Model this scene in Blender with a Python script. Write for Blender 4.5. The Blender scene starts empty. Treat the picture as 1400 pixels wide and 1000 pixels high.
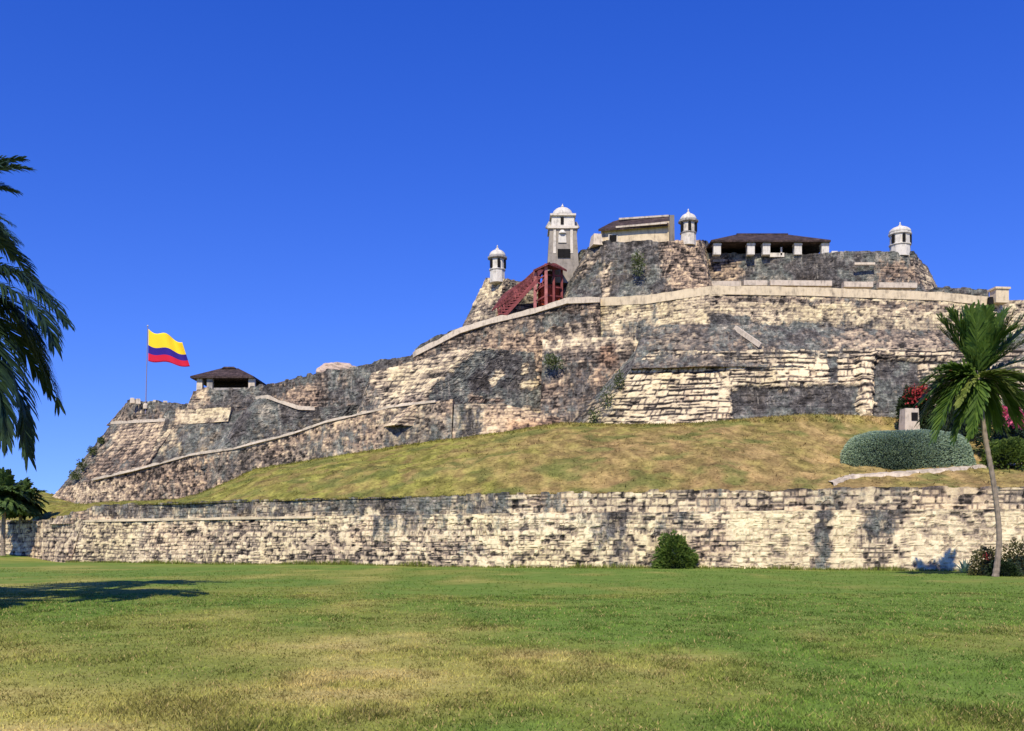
import bpy, bmesh, math, random
import numpy as np
from mathutils import Vector, Matrix

# ------------------------------------------------------------------ camera, sky, sun, exposure
SC = bpy.context.scene
COL = SC.collection
R = math.radians
EYE = 1.7
FPX = 1345.0                      # focal length in photo pixels (photo 1400 x 1000)
HZ = 745.0                        # horizon row in the photo

cam_d = bpy.data.cameras.new('camera')
cam = bpy.data.objects.new('camera', cam_d)
COL.objects.link(cam)
cam.location = (0, 0, EYE)
cam.rotation_euler = (R(90), 0, 0)
cam_d.sensor_width = 36
cam_d.lens = FPX / 1400 * 36
cam_d.shift_y = (HZ - 500) / 1400
cam_d.clip_start = 0.1
cam_d.clip_end = 20000
SC.camera = cam

SUN_EL = R(47)
SUN_H = (-0.22, -0.9755)           # horizontal direction towards the sun (behind the camera, to the left)
world = bpy.data.worlds.new('World')
SC.world = world
world.use_nodes = True
wn = world.node_tree
for n in list(wn.nodes):
    wn.nodes.remove(n)
wo = wn.nodes.new('ShaderNodeOutputWorld')
wb = wn.nodes.new('ShaderNodeBackground')
sky = wn.nodes.new('ShaderNodeTexSky')
sky.sky_type = 'NISHITA'
sky.sun_disc = False
sky.sun_elevation = SUN_EL
sky.sun_rotation = math.atan2(SUN_H[0], SUN_H[1])
sky.altitude = 0
sky.air_density = 1.0
sky.dust_density = 0.0
sky.ozone_density = 4.0
whs = wn.nodes.new('ShaderNodeHueSaturation')
whs.inputs['Saturation'].default_value = 1.34
whs.inputs['Hue'].default_value = 0.530
whs.inputs['Value'].default_value = 1.44
wtc = wn.nodes.new('ShaderNodeTexCoord')
wmp = wn.nodes.new('ShaderNodeMapping')
wmp.inputs['Location'].default_value = (0, 0, 0.13)
wmp.inputs['Scale'].default_value = (1, 1, 0.87)
wn.links.new(wtc.outputs['Generated'], wmp.inputs['Vector'])
wnm = wn.nodes.new('ShaderNodeVectorMath')
wnm.operation = 'NORMALIZE'
wn.links.new(wmp.outputs[0], wnm.inputs[0])
wn.links.new(wnm.outputs[0], sky.inputs['Vector'])
wn.links.new(sky.outputs[0], whs.inputs['Color'])
wn.links.new(whs.outputs[0], wb.inputs['Color'])
wb.inputs['Strength'].default_value = 0.125
wn.links.new(wb.outputs[0], wo.inputs['Surface'])

sun_d = bpy.data.lights.new('sun', 'SUN')
sun = bpy.data.objects.new('sun', sun_d)
COL.objects.link(sun)
sun_d.energy = 4.6
sun_d.angle = R(0.5)
sun_d.color = (1.0, 0.91, 0.74)
LDIR = Vector((-SUN_H[0] * math.cos(SUN_EL), -SUN_H[1] * math.cos(SUN_EL), -math.sin(SUN_EL)))
sun.rotation_euler = LDIR.to_track_quat('-Z', 'Y').to_euler()
sun.location = (0, 0, 200)

SC.view_settings.view_transform = 'Standard'
SC.view_settings.look = 'None'
SC.view_settings.exposure = 0.20
SC.view_settings.gamma = 1.0
SC.view_settings.use_curve_mapping = False

rng = np.random.default_rng(7)
random.seed(7)


def P(px, py, D):
    """photo pixel + distance -> point in the world"""
    return np.array([(px - 700.0) / FPX * D, D, EYE + (HZ - py) / FPX * D])


def PV(px, py, D):
    return Vector(P(px, py, D))


# ------------------------------------------------------------------ numpy noise
def _hash(ix, iy, iz, seed):
    h = (ix.astype(np.int64) * 374761393 + iy.astype(np.int64) * 668265263 + iz.astype(np.int64) * 2147483647 + seed * 974634777) & 0xFFFFFFFF
    h = ((h ^ (h >> 13)) * 1274126177) & 0xFFFFFFFF
    h = ((h ^ (h >> 16)) * 2246822519) & 0xFFFFFFFF
    h = h ^ (h >> 15)
    return (h & 0xFFFFFF) / float(0xFFFFFF)


def vnoise(x, y, z=None, seed=0):
    x = np.asarray(x, float)
    y = np.asarray(y, float)
    z = np.zeros_like(x) if z is None else np.asarray(z, float)
    ix, iy, iz = np.floor(x), np.floor(y), np.floor(z)
    fx, fy, fz = x - ix, y - iy, z - iz
    fx, fy, fz = [f * f * (3 - 2 * f) for f in (fx, fy, fz)]
    out = 0
    for a in (0, 1):
        for b in (0, 1):
            for c in (0, 1):
                w = (fx if a else 1 - fx) * (fy if b else 1 - fy) * (fz if c else 1 - fz)
                out = out + w * _hash(ix + a, iy + b, iz + c, seed)
    return out


def fbm(x, y, z=None, seed=0, octv=4):
    s, a, t, f = 0, 0.5, 0, 1.0
    for i in range(octv):
        s = s + a * vnoise(x * f, y * f, None if z is None else z * f, seed + i * 17)
        t += a
        a *= 0.5
        f *= 2.03
    return s / t


def sstep(a, b, x):
    t = np.clip((x - a) / (b - a), 0, 1)
    return t * t * (3 - 2 * t)


def poly_sd(px, py, poly):
    """signed distance (positive inside) to a polygon, vectorised"""
    poly = np.array(poly, float)
    n = len(poly)
    d = np.full(px.shape, 1e9)
    ins = np.zeros(px.shape, bool)
    for i in range(n):
        a, b = poly[i], poly[(i + 1) % n]
        ex, ey = b - a
        wx, wy = px - a[0], py - a[1]
        t = np.clip((wx * ex + wy * ey) / (ex * ex + ey * ey + 1e-9), 0, 1)
        d = np.minimum(d, np.hypot(wx - t * ex, wy - t * ey))
        c = ((a[1] > py) != (b[1] > py)) & (px < (b[0] - a[0]) * (py - a[1]) / (b[1] - a[1] + 1e-12) + a[0])
        ins ^= c
    return np.where(ins, d, -d)


# ------------------------------------------------------------------ objects
def tag(o, label=None, cat=None, group=None, kind=None):
    if label:
        o['label'] = label
    if cat:
        o['category'] = cat
    if group:
        o['group'] = group
    if kind:
        o['kind'] = kind
    return o


def empty(name, loc, label, cat, group=None, rz=0):
    o = bpy.data.objects.new(name, None)
    COL.objects.link(o)
    o.location = loc
    o.rotation_euler = (0, 0, rz)
    return tag(o, label, cat, group)


def adopt(o, parent):
    """parent o, keeping vertices given in world coordinates where they are (unrotated parents)"""
    if parent is not None:
        o.parent = parent
        if not o.get('_local'):
            base = Vector((0, 0, 0))
            p = parent
            while p is not None:
                base += Vector(p.location)
                p = p.parent
            o.location = -base
    return o


def link_mesh(name, me, mat, parent=None, local=False):
    o = bpy.data.objects.new(name, me)
    COL.objects.link(o)
    if mat is not None:
        me.materials.append(mat)
    if parent is not None:
        o.parent = parent
        if not local:
            base = Vector((0, 0, 0))
            p = parent
            while p is not None:
                base += Vector(p.location)
                p = p.parent
            o.location = -base
    return o


def np_mesh(name, V, F, attr=None, smooth=False, uv=None):
    """V (n,3), F list/array of quads or tris"""
    me = bpy.data.meshes.new(name)
    V = np.asarray(V, np.float32)
    F = np.asarray(F, np.int32)
    k = F.shape[1]
    me.vertices.add(len(V))
    me.vertices.foreach_set('co', V.ravel())
    me.loops.add(F.size)
    me.loops.foreach_set('vertex_index', F.ravel())
    me.polygons.add(len(F))
    me.polygons.foreach_set('loop_start', np.arange(0, F.size, k, dtype=np.int32))
    me.polygons.foreach_set('use_smooth', np.full(len(F), smooth))
    me.update(calc_edges=True)
    if attr:
        for nm, A in attr.items():
            a = me.attributes.new(nm, 'FLOAT_COLOR', 'POINT')
            A = np.asarray(A, np.float32)
            if A.shape[1] == 3:
                A = np.concatenate([A, np.ones((len(A), 1), np.float32)], 1)
            a.data.foreach_set('color', A.ravel())
    me.validate()
    return me


def grid_faces(nr, nc, off=0, flip=False):
    i = np.arange(nr - 1)[:, None] * nc + np.arange(nc - 1)[None, :] + off
    q = np.stack([i, i + 1, i + nc + 1, i + nc], -1).reshape(-1, 4)
    return q[:, ::-1] if flip else q


class MB:
    """collects simple shapes into one mesh"""

    def __init__(s):
        s.v = []
        s.f = []

    def add(s, vs, fs):
        b = len(s.v)
        s.v += [tuple(v) for v in vs]
        s.f += [tuple(i + b for i in f) for f in fs]

    def box(s, c, size, rz=0, top=1.0, topy=None):
        cx, cy, cz = c
        sx, sy, sz = [q / 2 for q in size]
        ty = top if topy is None else topy
        vs = []
        for (x, y, z) in ((-1, -1, -1), (1, -1, -1), (1, 1, -1), (-1, 1, -1), (-1, -1, 1), (1, -1, 1), (1, 1, 1), (-1, 1, 1)):
            kx = top if z > 0 else 1
            ky = ty if z > 0 else 1
            X, Y = x * sx * kx, y * sy * ky
            vs.append((cx + X * math.cos(rz) - Y * math.sin(rz), cy + X * math.sin(rz) + Y * math.cos(rz), cz + z * sz))
        s.add(vs, [(3, 2, 1, 0), (4, 5, 6, 7), (0, 1, 5, 4), (1, 2, 6, 5), (2, 3, 7, 6), (3, 0, 4, 7)])

    def beam(s, a, b, w, h=None):
        a, b = Vector(a), Vector(b)
        h = h or w
        d = (b - a).normalized()
        up = Vector((0, 0, 1)) if abs(d.z) < 0.95 else Vector((0, 1, 0))
        x = d.cross(up).normalized() * (w / 2)
        y = x.cross(d).normalized() * (h / 2)
        vs = [a - x - y, a + x - y, a + x + y, a - x + y, b - x - y, b + x - y, b + x + y, b - x + y]
        s.add(vs, [(3, 2, 1, 0), (4, 5, 6, 7), (0, 1, 5, 4), (1, 2, 6, 5), (2, 3, 7, 6), (3, 0, 4, 7)])

    def lathe(s, c, prof, n=16, rot=0.0):
        cx, cy, cz = c
        vs, fs = [], []
        for (r, z) in prof:
            for k in range(n):
                a = 2 * math.pi * k / n + rot
                vs.append((cx + r * math.cos(a), cy + r * math.sin(a), cz + z))
        m = len(prof)
        for j in range(m - 1):
            for k in range(n):
                k2 = (k + 1) % n
                fs.append((j * n + k, j * n + k2, (j + 1) * n + k2, (j + 1) * n + k))
        fs.append(tuple(reversed(range(n))))
        fs.append(tuple((m - 1) * n + k for k in range(n)))
        s.add(vs, fs)

    def tube(s, pts, radii, n=8):
        pts = [Vector(p) for p in pts]
        vs, fs = [], []
        for i, p in enumerate(pts):
            d = (pts[min(i + 1, len(pts) - 1)] - pts[max(i - 1, 0)]).normalized()
            up = Vector((0, 1, 0)) if abs(d.y) < 0.9 else Vector((1, 0, 0))
            x = d.cross(up).normalized()
            y = x.cross(d).normalized()
            r = radii[i] if hasattr(radii, '__len__') else radii
            for k in range(n):
                a = 2 * math.pi * k / n
                vs.append(p + x * (r * math.cos(a)) + y * (r * math.sin(a)))
        for j in range(len(pts) - 1):
            for k in range(n):
                k2 = (k + 1) % n
                fs.append((j * n + k, (j + 1) * n + k, (j + 1) * n + k2, j * n + k2))
        fs.append(tuple(range(n)))
        fs.append(tuple(reversed([(len(pts) - 1) * n + k for k in range(n)])))
        s.add(vs, fs)

    def build(s, name, mat, parent=None, smooth=False, local=False):
        me = bpy.data.meshes.new(name)
        me.from_pydata([tuple(v) for v in s.v], [], s.f)
        me.update()
        if smooth:
            me.polygons.foreach_set('use_smooth', [True] * len(me.polygons))
        return link_mesh(name, me, mat, parent, local)


# ------------------------------------------------------------------ materials
class NT:
    def __init__(s, name):
        s.m = bpy.data.materials.new(name)
        s.m.use_nodes = True
        s.t = s.m.node_tree
        s.b = s.t.nodes['Principled BSDF']
        s.out = s.t.nodes['Material Output']

    def n(s, typ, **kw):
        nd = s.t.nodes.new(typ)
        for k, v in kw.items():
            setattr(nd, k, v)
        return nd

    def l(s, a, b):
        s.t.links.new(a, b)

    def val(s, sock, v):
        if hasattr(v, 'is_linked') or hasattr(v, 'links'):
            s.l(v, sock)
        else:
            sock.default_value = v

    def math(s, op, a, b=0.0, c=None, clamp=False):
        nd = s.n('ShaderNodeMath', operation=op, use_clamp=clamp)
        s.val(nd.inputs[0], a)
        s.val(nd.inputs[1], b)
        if c is not None:
            s.val(nd.inputs[2], c)
        return nd.outputs[0]

    def coords(s, scale=(1, 1, 1)):
        g = s.n('ShaderNodeNewGeometry')
        if scale == (1, 1, 1):
            return g.outputs['Position']
        mp = s.n('ShaderNodeVectorMath', operation='MULTIPLY')
        s.l(g.outputs['Position'], mp.inputs[0])
        mp.inputs[1].default_value = scale
        return mp.outputs[0]

    def noise(s, scale, detail=4, rough=0.55, vec=None, dist=0.0):
        nd = s.n('ShaderNodeTexNoise')
        nd.inputs['Scale'].default_value = scale
        nd.inputs['Detail'].default_value = detail
        nd.inputs['Roughness'].default_value = rough
        nd.inputs['Distortion'].default_value = dist
        s.l(vec if vec is not None else s.coords(), nd.inputs['Vector'])
        return nd.outputs['Fac']

    def ramp(s, fac, stops, interp='LINEAR'):
        nd = s.n('ShaderNodeValToRGB')
        cr = nd.color_ramp
        cr.interpolation = interp
        while len(cr.elements) < len(stops):
            cr.elements.new(0.5)
        for e, (p, c) in zip(cr.elements, stops):
            e.position = p
            e.color = (*c, 1) if len(c) == 3 else c
        s.l(fac, nd.inputs[0])
        return nd.outputs[0]

    def mix(s, fac, a, b, blend='MIX'):
        nd = s.n('ShaderNodeMix', data_type='RGBA', blend_type=blend)
        s.val(nd.inputs[0], fac)
        for sk, v in ((nd.inputs[6], a), (nd.inputs[7], b)):
            if isinstance(v, tuple):
                sk.default_value = (*v, 1)
            else:
                s.l(v, sk)
        return nd.outputs[2]

    def bump(s, h, strength=0.5, dist=0.1):
        nd = s.n('ShaderNodeBump')
        nd.inputs['Strength'].default_value = strength
        nd.inputs['Distance'].default_value = dist
        s.l(h, nd.inputs['Height'])
        s.l(nd.outputs[0], s.b.inputs['Normal'])

    def base(s, c, rough=0.9, spec=0.2):
        if isinstance(c, tuple):
            s.b.inputs['Base Color'].default_value = (*c, 1)
        else:
            s.l(c, s.b.inputs['Base Color'])
        s.b.inputs['Roughness'].default_value = rough
        s.b.inputs['Specular IOR Level'].default_value = spec
        return s.m


def attr_rgb(k, name):
    a = k.n('ShaderNodeAttribute', attribute_name=name)
    sp = k.n('ShaderNodeSeparateColor')
    k.l(a.outputs['Color'], sp.inputs[0])
    return a.outputs['Color'], sp.outputs[0], sp.outputs[1], sp.outputs[2]


def mat_masonry():
    k = NT('weathered_masonry')
    _, tone, stain, hue = attr_rgb(k, 'wear_shade')
    fine = k.noise(3.6, 6, 0.70)
    med = k.noise(0.55, 4, 0.6)
    streak = k.noise(1.0, 5, 0.65, vec=k.coords((1.6, 1.6, 0.5)))
    t = k.math('ADD', tone, k.math('MULTIPLY', k.math('SUBTRACT', fine, 0.5), 1.05))
    t = k.math('ADD', t, k.math('MULTIPLY', k.math('SUBTRACT', med, 0.45), 0.55), clamp=True)
    stone = k.ramp(t, [(0.0, (0.030, 0.026, 0.022)), (0.25, (0.145, 0.120, 0.095)), (0.48, (0.365, 0.285, 0.195)), (0.70, (0.62, 0.505, 0.31)), (1.0, (0.81, 0.70, 0.44))])
    pink = k.mix(k.math('MULTIPLY', k.math('SUBTRACT', hue, 0.5), 1.6, clamp=True), stone, (1.0, 0.74, 0.62), 'MULTIPLY')
    grn = k.mix(k.math('MULTIPLY', k.math('SUBTRACT', 0.5, hue), 1.6, clamp=True), pink, (0.92, 0.92, 0.66), 'MULTIPLY')
    rough_ = k.noise(1.5, 8, 0.78)
    dk = k.ramp(rough_, [(0.28, (0.020, 0.020, 0.019)), (0.44, (0.058, 0.055, 0.050)), (0.54, (0.125, 0.118, 0.104)), (0.63, (0.27, 0.245, 0.20)), (0.80, (0.45, 0.41, 0.33))])
    big = k.noise(0.28, 5, 0.65)
    dk = k.mix(1.0, dk, k.ramp(big, [(0.34, (0.50, 0.46, 0.44)), (0.47, (0.95, 0.93, 0.95)), (0.56, (1.15, 1.30, 1.25)), (0.66, (2.1, 2.0, 1.75))]), 'MULTIPLY')
    drips = k.noise(0.9, 5, 0.7, vec=k.coords((1.8, 1.8, 0.28)))
    dk = k.mix(k.ramp(drips, [(0.57, (0, 0, 0)), (0.68, (0.75, 0.75, 0.75))]), dk, (0.36, 0.32, 0.25))
    sf = k.math('ADD', stain, k.math('MULTIPLY', k.math('SUBTRACT', streak, 0.5), 1.6))
    sf = k.math('ADD', sf, k.math('MULTIPLY', k.math('SUBTRACT', med, 0.5), 1.0))
    sf = k.math('ADD', sf, k.math('MULTIPLY', k.math('SUBTRACT', fine, 0.5), 0.8))
    mr = k.n('ShaderNodeMapRange', interpolation_type='SMOOTHSTEP')
    k.l(sf, mr.inputs[0])
    mr.inputs[1].default_value = 0.36
    mr.inputs[2].default_value = 0.82
    col = k.mix(mr.outputs[0], grn, dk)
    k.bump(k.math('ADD', fine, k.math('MULTIPLY', tone, 0.5)), 0.55, 0.12)
    return k.base(col, 0.95, 0.1)


def mat_plaster(name, pale, dirt, amount=0.45, scale=1.2):
    k = NT(name)
    a = k.noise(scale, 5, 0.65)
    st = k.noise(scale * 1.5, 5, 0.65, vec=k.coords((1.4, 1.4, 0.3)))
    f = k.math('ADD', k.math('MULTIPLY', a, 0.5), k.math('MULTIPLY', st, 0.5))
    col = k.ramp(f, [(0.5 - amount * 0.35, dirt), (0.5, pale), (0.62, tuple(min(1, c * 1.12) for c in pale))])
    k.bump(a, 0.3, 0.05)
    return k.base(col, 0.9, 0.15)


def mat_plain(name, c, rough=0.8, var=0.35, scale=2.0, spec=0.2):
    k = NT(name)
    a = k.noise(scale, 4, 0.6)
    lo = tuple(q * (1 - var) for q in c)
    hi = tuple(min(1, q * (1 + var)) for q in c)
    col = k.ramp(a, [(0.3, lo), (0.7, hi)])
    return k.base(col, rough, spec)


def mat_tile(name, c, scale=4.0):
    k = NT(name)
    w = k.n('ShaderNodeTexWave', wave_type='BANDS', bands_direction='X')
    w.inputs['Scale'].default_value = scale
    w.inputs['Distortion'].default_value = 0.6
    k.l(k.coords(), w.inputs['Vector'])
    a = k.noise(1.4, 5, 0.65)
    a = k.math('ADD', a, k.math('MULTIPLY', k.math('SUBTRACT', k.noise(4.5, 4, 0.7), 0.5), 0.7))
    col = k.ramp(a, [(0.28, tuple(q * 0.4 for q in c)), (0.5, c), (0.66, tuple(q * 1.8 for q in c)), (0.8, tuple(q * 3.2 for q in c))])
    k.bump(w.outputs['Fac'], 0.7, 0.06)
    return k.base(col, 0.85, 0.2)


def mat_leaf(name, dark, light, trans=0.3, scale=1.3, rough=0.55, attr=None):
    k = NT(name)
    a = k.noise(scale, 3, 0.6)
    oi = k.n('ShaderNodeNewGeometry')
    f = k.math('ADD', k.math('MULTIPLY', a, 0.6), k.math('MULTIPLY', oi.outputs['Random Per Island'], 0.4))
    col = k.ramp(f, [(0.25, dark), (0.75, light)])
    k.base(col, rough, 0.3)
    if trans:
        tr = k.n('ShaderNodeBsdfTranslucent')
        k.l(k.mix(0.5, col, tuple(min(1, q * 1.5) for q in light)), tr.inputs['Color'])
        mx = k.n('ShaderNodeMixShader')
        mx.inputs[0].default_value = trans
        k.l(k.b.outputs[0], mx.inputs[1])
        k.l(tr.outputs[0], mx.inputs[2])
        k.l(mx.outputs[0], k.out.inputs['Surface'])
    return k.m


def mat_ground(name, fine_scale=9.0, amp=0.5, bumpd=0.06):
    """turf: colour patches in attribute 'tint' broken up by fine noise"""
    k = NT(name)
    c, *_ = attr_rgb(k, 'tint')
    f1 = k.noise(fine_scale, 6, 0.7)
    f2 = k.noise(fine_scale * 0.16, 5, 0.65)
    f3 = k.noise(fine_scale * 0.05, 4, 0.6)
    f = k.math('ADD', k.math('MULTIPLY', f1, 0.5), k.math('ADD', k.math('MULTIPLY', f2, 0.32), k.math('MULTIPLY', f3, 0.18)))
    sh = k.ramp(f, [(0.33, (1 - amp,) * 3), (0.5, (1.0,) * 3), (0.67, (1 + amp * 0.9,) * 3)])
    col = k.mix(1.0, c, sh, 'MULTIPLY')
    dry = k.ramp(f2, [(0.52, (0, 0, 0)), (0.68, (1, 1, 1))])
    col = k.mix(k.math('MULTIPLY', dry, 0.35), col, (0.30, 0.235, 0.085))
    k.bump(f, 0.9, bumpd)
    return k.base(col, 0.95, 0.08)


def mat_tint_blade(name):
    k = NT(name)
    c, *_ = attr_rgb(k, 'tint')
    k.base(c, 0.8, 0.12)
    tr = k.n('ShaderNodeBsdfTranslucent')
    k.l(c, tr.inputs['Color'])
    mx = k.n('ShaderNodeMixShader')
    mx.inputs[0].default_value = 0.3
    k.l(k.b.outputs[0], mx.inputs[1])
    k.l(tr.outputs[0], mx.inputs[2])
    k.l(mx.outputs[0], k.out.inputs['Surface'])
    return k.m


M = {}
M['stone'] = mat_masonry()
M['plaster'] = mat_plaster('old_white_plaster', (0.64, 0.58, 0.47), (0.13, 0.12, 0.105), 0.6, 1.6)
M['white'] = mat_plaster('white_lime_plaster', (0.62, 0.58, 0.49), (0.15, 0.135, 0.115), 0.75, 1.9)
M['buff'] = mat_plaster('buff_plaster', (0.66, 0.54, 0.35), (0.17, 0.135, 0.10), 0.62, 1.4)
M['coping'] = mat_plaster('worn_coping_stone', (0.60, 0.51, 0.38), (0.10, 0.085, 0.07), 0.85, 2.2)
M['dark'] = mat_plain('dark_opening', (0.012, 0.011, 0.010), 0.95)
M['shade_side'] = mat_plaster('shade_side_plaster', (0.19, 0.17, 0.145), (0.045, 0.042, 0.04), 0.7, 1.1)
M['shade_side2'] = mat_plaster('stained_footing', (0.55, 0.47, 0.36), (0.06, 0.055, 0.05), 0.75, 1.6)
M['tower'] = mat_plaster('mottled_tower_stone', (0.30, 0.265, 0.215), (0.025, 0.024, 0.022), 1.0, 1.5)
M['greystone'] = mat_plaster('grey_stone', (0.36, 0.33, 0.29), (0.06, 0.06, 0.06), 0.5, 1.6)
M['tile_dark'] = mat_tile('dark_clay_tiles', (0.062, 0.042, 0.036), 3.0)
M['tile_red'] = mat_tile('maroon_sheet_roof', (0.15, 0.042, 0.040), 3.0)
M['redwood'] = mat_plain('maroon_painted_timber', (0.20, 0.050, 0.048), 0.7, 0.35, 1.5)
M['redlight'] = mat_plain('pink_faded_timber', (0.36, 0.13, 0.115), 0.75, 0.35, 1.5)
M['orange'] = mat_plain('orange_red_board', (0.42, 0.07, 0.03), 0.7, 0.3, 1.5)
M['timber'] = mat_plain('dark_timber', (0.05, 0.035, 0.028), 0.85)
M['pole'] = mat_plain('painted_metal_pole', (0.22, 0.20, 0.26), 0.4, 0.1, 1.0, 0.5)
M['bark'] = mat_plaster('ringed_palm_bark', (0.27, 0.215, 0.155), (0.06, 0.05, 0.04), 0.7, 3.5)
M['frond_near'] = mat_leaf('coconut_leaf', (0.010, 0.024, 0.012), (0.045, 0.085, 0.032), 0.18, 1.0, 0.5)
M['frond_pale'] = mat_leaf('blue_green_leaf', (0.02, 0.05, 0.045), (0.07, 0.13, 0.09), 0.25, 1.0, 0.5)
M['frond_right'] = mat_leaf('fan_leaf', (0.022, 0.062, 0.010), (0.18, 0.28, 0.05), 0.38, 0.9, 0.45)
M['frond_yellow'] = mat_leaf('yellow_green_leaf', (0.10, 0.14, 0.025), (0.32, 0.36, 0.09), 0.3, 1.3, 0.5)
M['frond_far'] = mat_leaf('far_palm_leaf', (0.018, 0.046, 0.010), (0.15, 0.23, 0.06), 0.35, 0.8, 0.5)
M['hedge'] = mat_leaf('grey_green_leaf', (0.20, 0.275, 0.17), (0.42, 0.52, 0.34), 0.3, 1.2, 0.6)
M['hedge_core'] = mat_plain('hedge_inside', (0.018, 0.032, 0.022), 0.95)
M['bush'] = mat_leaf('bush_leaf', (0.028, 0.068, 0.012), (0.18, 0.25, 0.045), 0.35, 1.5, 0.55)
M['bush_olive'] = mat_leaf('olive_leaf', (0.035, 0.045, 0.012), (0.15, 0.135, 0.045), 0.25, 1.5, 0.55)
M['bush_dark'] = mat_leaf('dark_leaf', (0.007, 0.016, 0.006), (0.035, 0.062, 0.016), 0.2, 1.5, 0.55)
M['agave'] = mat_leaf('blue_grey_leaf', (0.09, 0.15, 0.12), (0.24, 0.34, 0.26), 0.1, 2.0, 0.6)
M['petal_pink'] = mat_leaf('magenta_petal', (0.40, 0.03, 0.10), (0.75, 0.16, 0.26), 0.3, 2.0, 0.7)
M['petal_red'] = mat_leaf('red_petal', (0.22, 0.018, 0.022), (0.52, 0.06, 0.05), 0.3, 2.0, 0.7)
M['wild'] = mat_leaf('wall_weed_leaf', (0.035, 0.055, 0.018), (0.15, 0.18, 0.06), 0.25, 1.5, 0.7)
M['lawn'] = mat_ground('mown_turf', 7.0, 0.50, 0.05)
M['slope'] = mat_ground('rough_turf', 4.0, 0.85, 0.22)
M['blade'] = mat_tint_blade('grass_blades')
M['earth'] = mat_plain('pale_earth_and_stone', (0.50, 0.42, 0.30), 0.95, 0.45, 1.8)

# flag stripes
k = NT('flag_cloth')
uvn = k.n('ShaderNodeUVMap')
sx = k.n('ShaderNodeSeparateXYZ')
k.l(uvn.outputs[0], sx.inputs[0])
fc = k.ramp(sx.outputs[1], [(0.0, (0.60, 0.02, 0.05)), (0.25, (0.035, 0.02, 0.22)), (0.5, (0.90, 0.62, 0.03))], 'CONSTANT')
k.base(fc, 0.8, 0.1)
M['flag'] = k.m

# ------------------------------------------------------------------ ground: lawn to the horizon
GREEN = np.array([0.138, 0.215, 0.034])
MIDG = np.array([0.205, 0.235, 0.044])
YELL = np.array([0.355, 0.325, 0.080])
STRAW = np.array([0.52, 0.40, 0.15])


def lawn_z(x, y):
    z = (fbm(x * 0.07, y * 0.07, None, 3, 3) - 0.5) * 0.22
    z = z + 1.0 * sstep(-42, -62, x) * sstep(80, 115, y)
    z = z * sstep(3, 12, y)
    return z


def lawn_tint(x, y):
    n1 = fbm(x * 0.10, y * 0.055, None, 11, 4)
    n2 = fbm(x * 0.45, y * 0.22, None, 23, 4)
    n3 = fbm(x * 1.6, y * 0.9, None, 37, 3)
    near = sstep(22, 12, y + (n1 - 0.5) * 14)                 # worn yellow turf close by
    left = sstep(6, -9, x - 0.10 * y + 4 + (n1 - 0.5) * 16)   # drier on that side
    far = sstep(40, 62, y)
    dry = np.clip(0.52 * near + 0.42 * left * (1 - 0.45 * far) + (n2 - 0.5) * 1.5 + (n1 - 0.5) * 0.9, 0, 1)
    g = GREEN[None] * (1 - sstep(0.0, 0.45, dry))[:, None] + MIDG[None] * sstep(0.0, 0.45, dry)[:, None]
    c = g * (1 - sstep(0.35, 1.0, dry))[:, None] + YELL[None] * sstep(0.35, 1.0, dry)[:, None]
    s = sstep(0.56, 0.76, n2 * 0.55 + n3 * 0.45) * (0.25 + 0.75 * near)
    c = c * (1 - 0.7 * s)[:, None] + STRAW[None] * (0.7 * s)[:, None]
    return c


xs = np.concatenate([[-6000, -2500, -1000, -500, -250, -150], np.arange(-100, 70.1, 0.6), [90, 150, 250, 500, 1000, 2500, 6000]])
ys = np.concatenate([[-3000, -800, -200, -60, -20, -5, 0, 3], np.arange(5, 30, 0.3), np.arange(30, 140.1, 0.7), [160, 200, 300, 500, 1000, 3000, 8000]])
GX, GY = np.meshgrid(xs, ys)
gx, gy = GX.ravel(), GY.ravel()
V = np.stack([gx, gy, lawn_z(gx, gy)], 1)
me = np_mesh('lawn', V, grid_faces(len(ys), len(xs)), {'tint': lawn_tint(gx, gy)}, smooth=True)
o = link_mesh('lawn', me, M['lawn'])
tag(o, kind='structure')

# ------------------------------------------------------------------ masonry faces
DEF = dict(jw=0.06, pit=0.20, streak=0.10, res=0.2, h=0.55, w=0.9, tone=0.55, con=0.45, holes=0.05, rough=0.12, stain=0.15, hue=0.5, ext=1.5, cap=6.0, drip=0.25,
           foot=0.0, crest=0.12, warp=0.35, mort=0.3, seed=1, patches=(), macro=0.35, capdrop=0.0, bump=0.05, dash=0.20, dashf=1.1)


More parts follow.
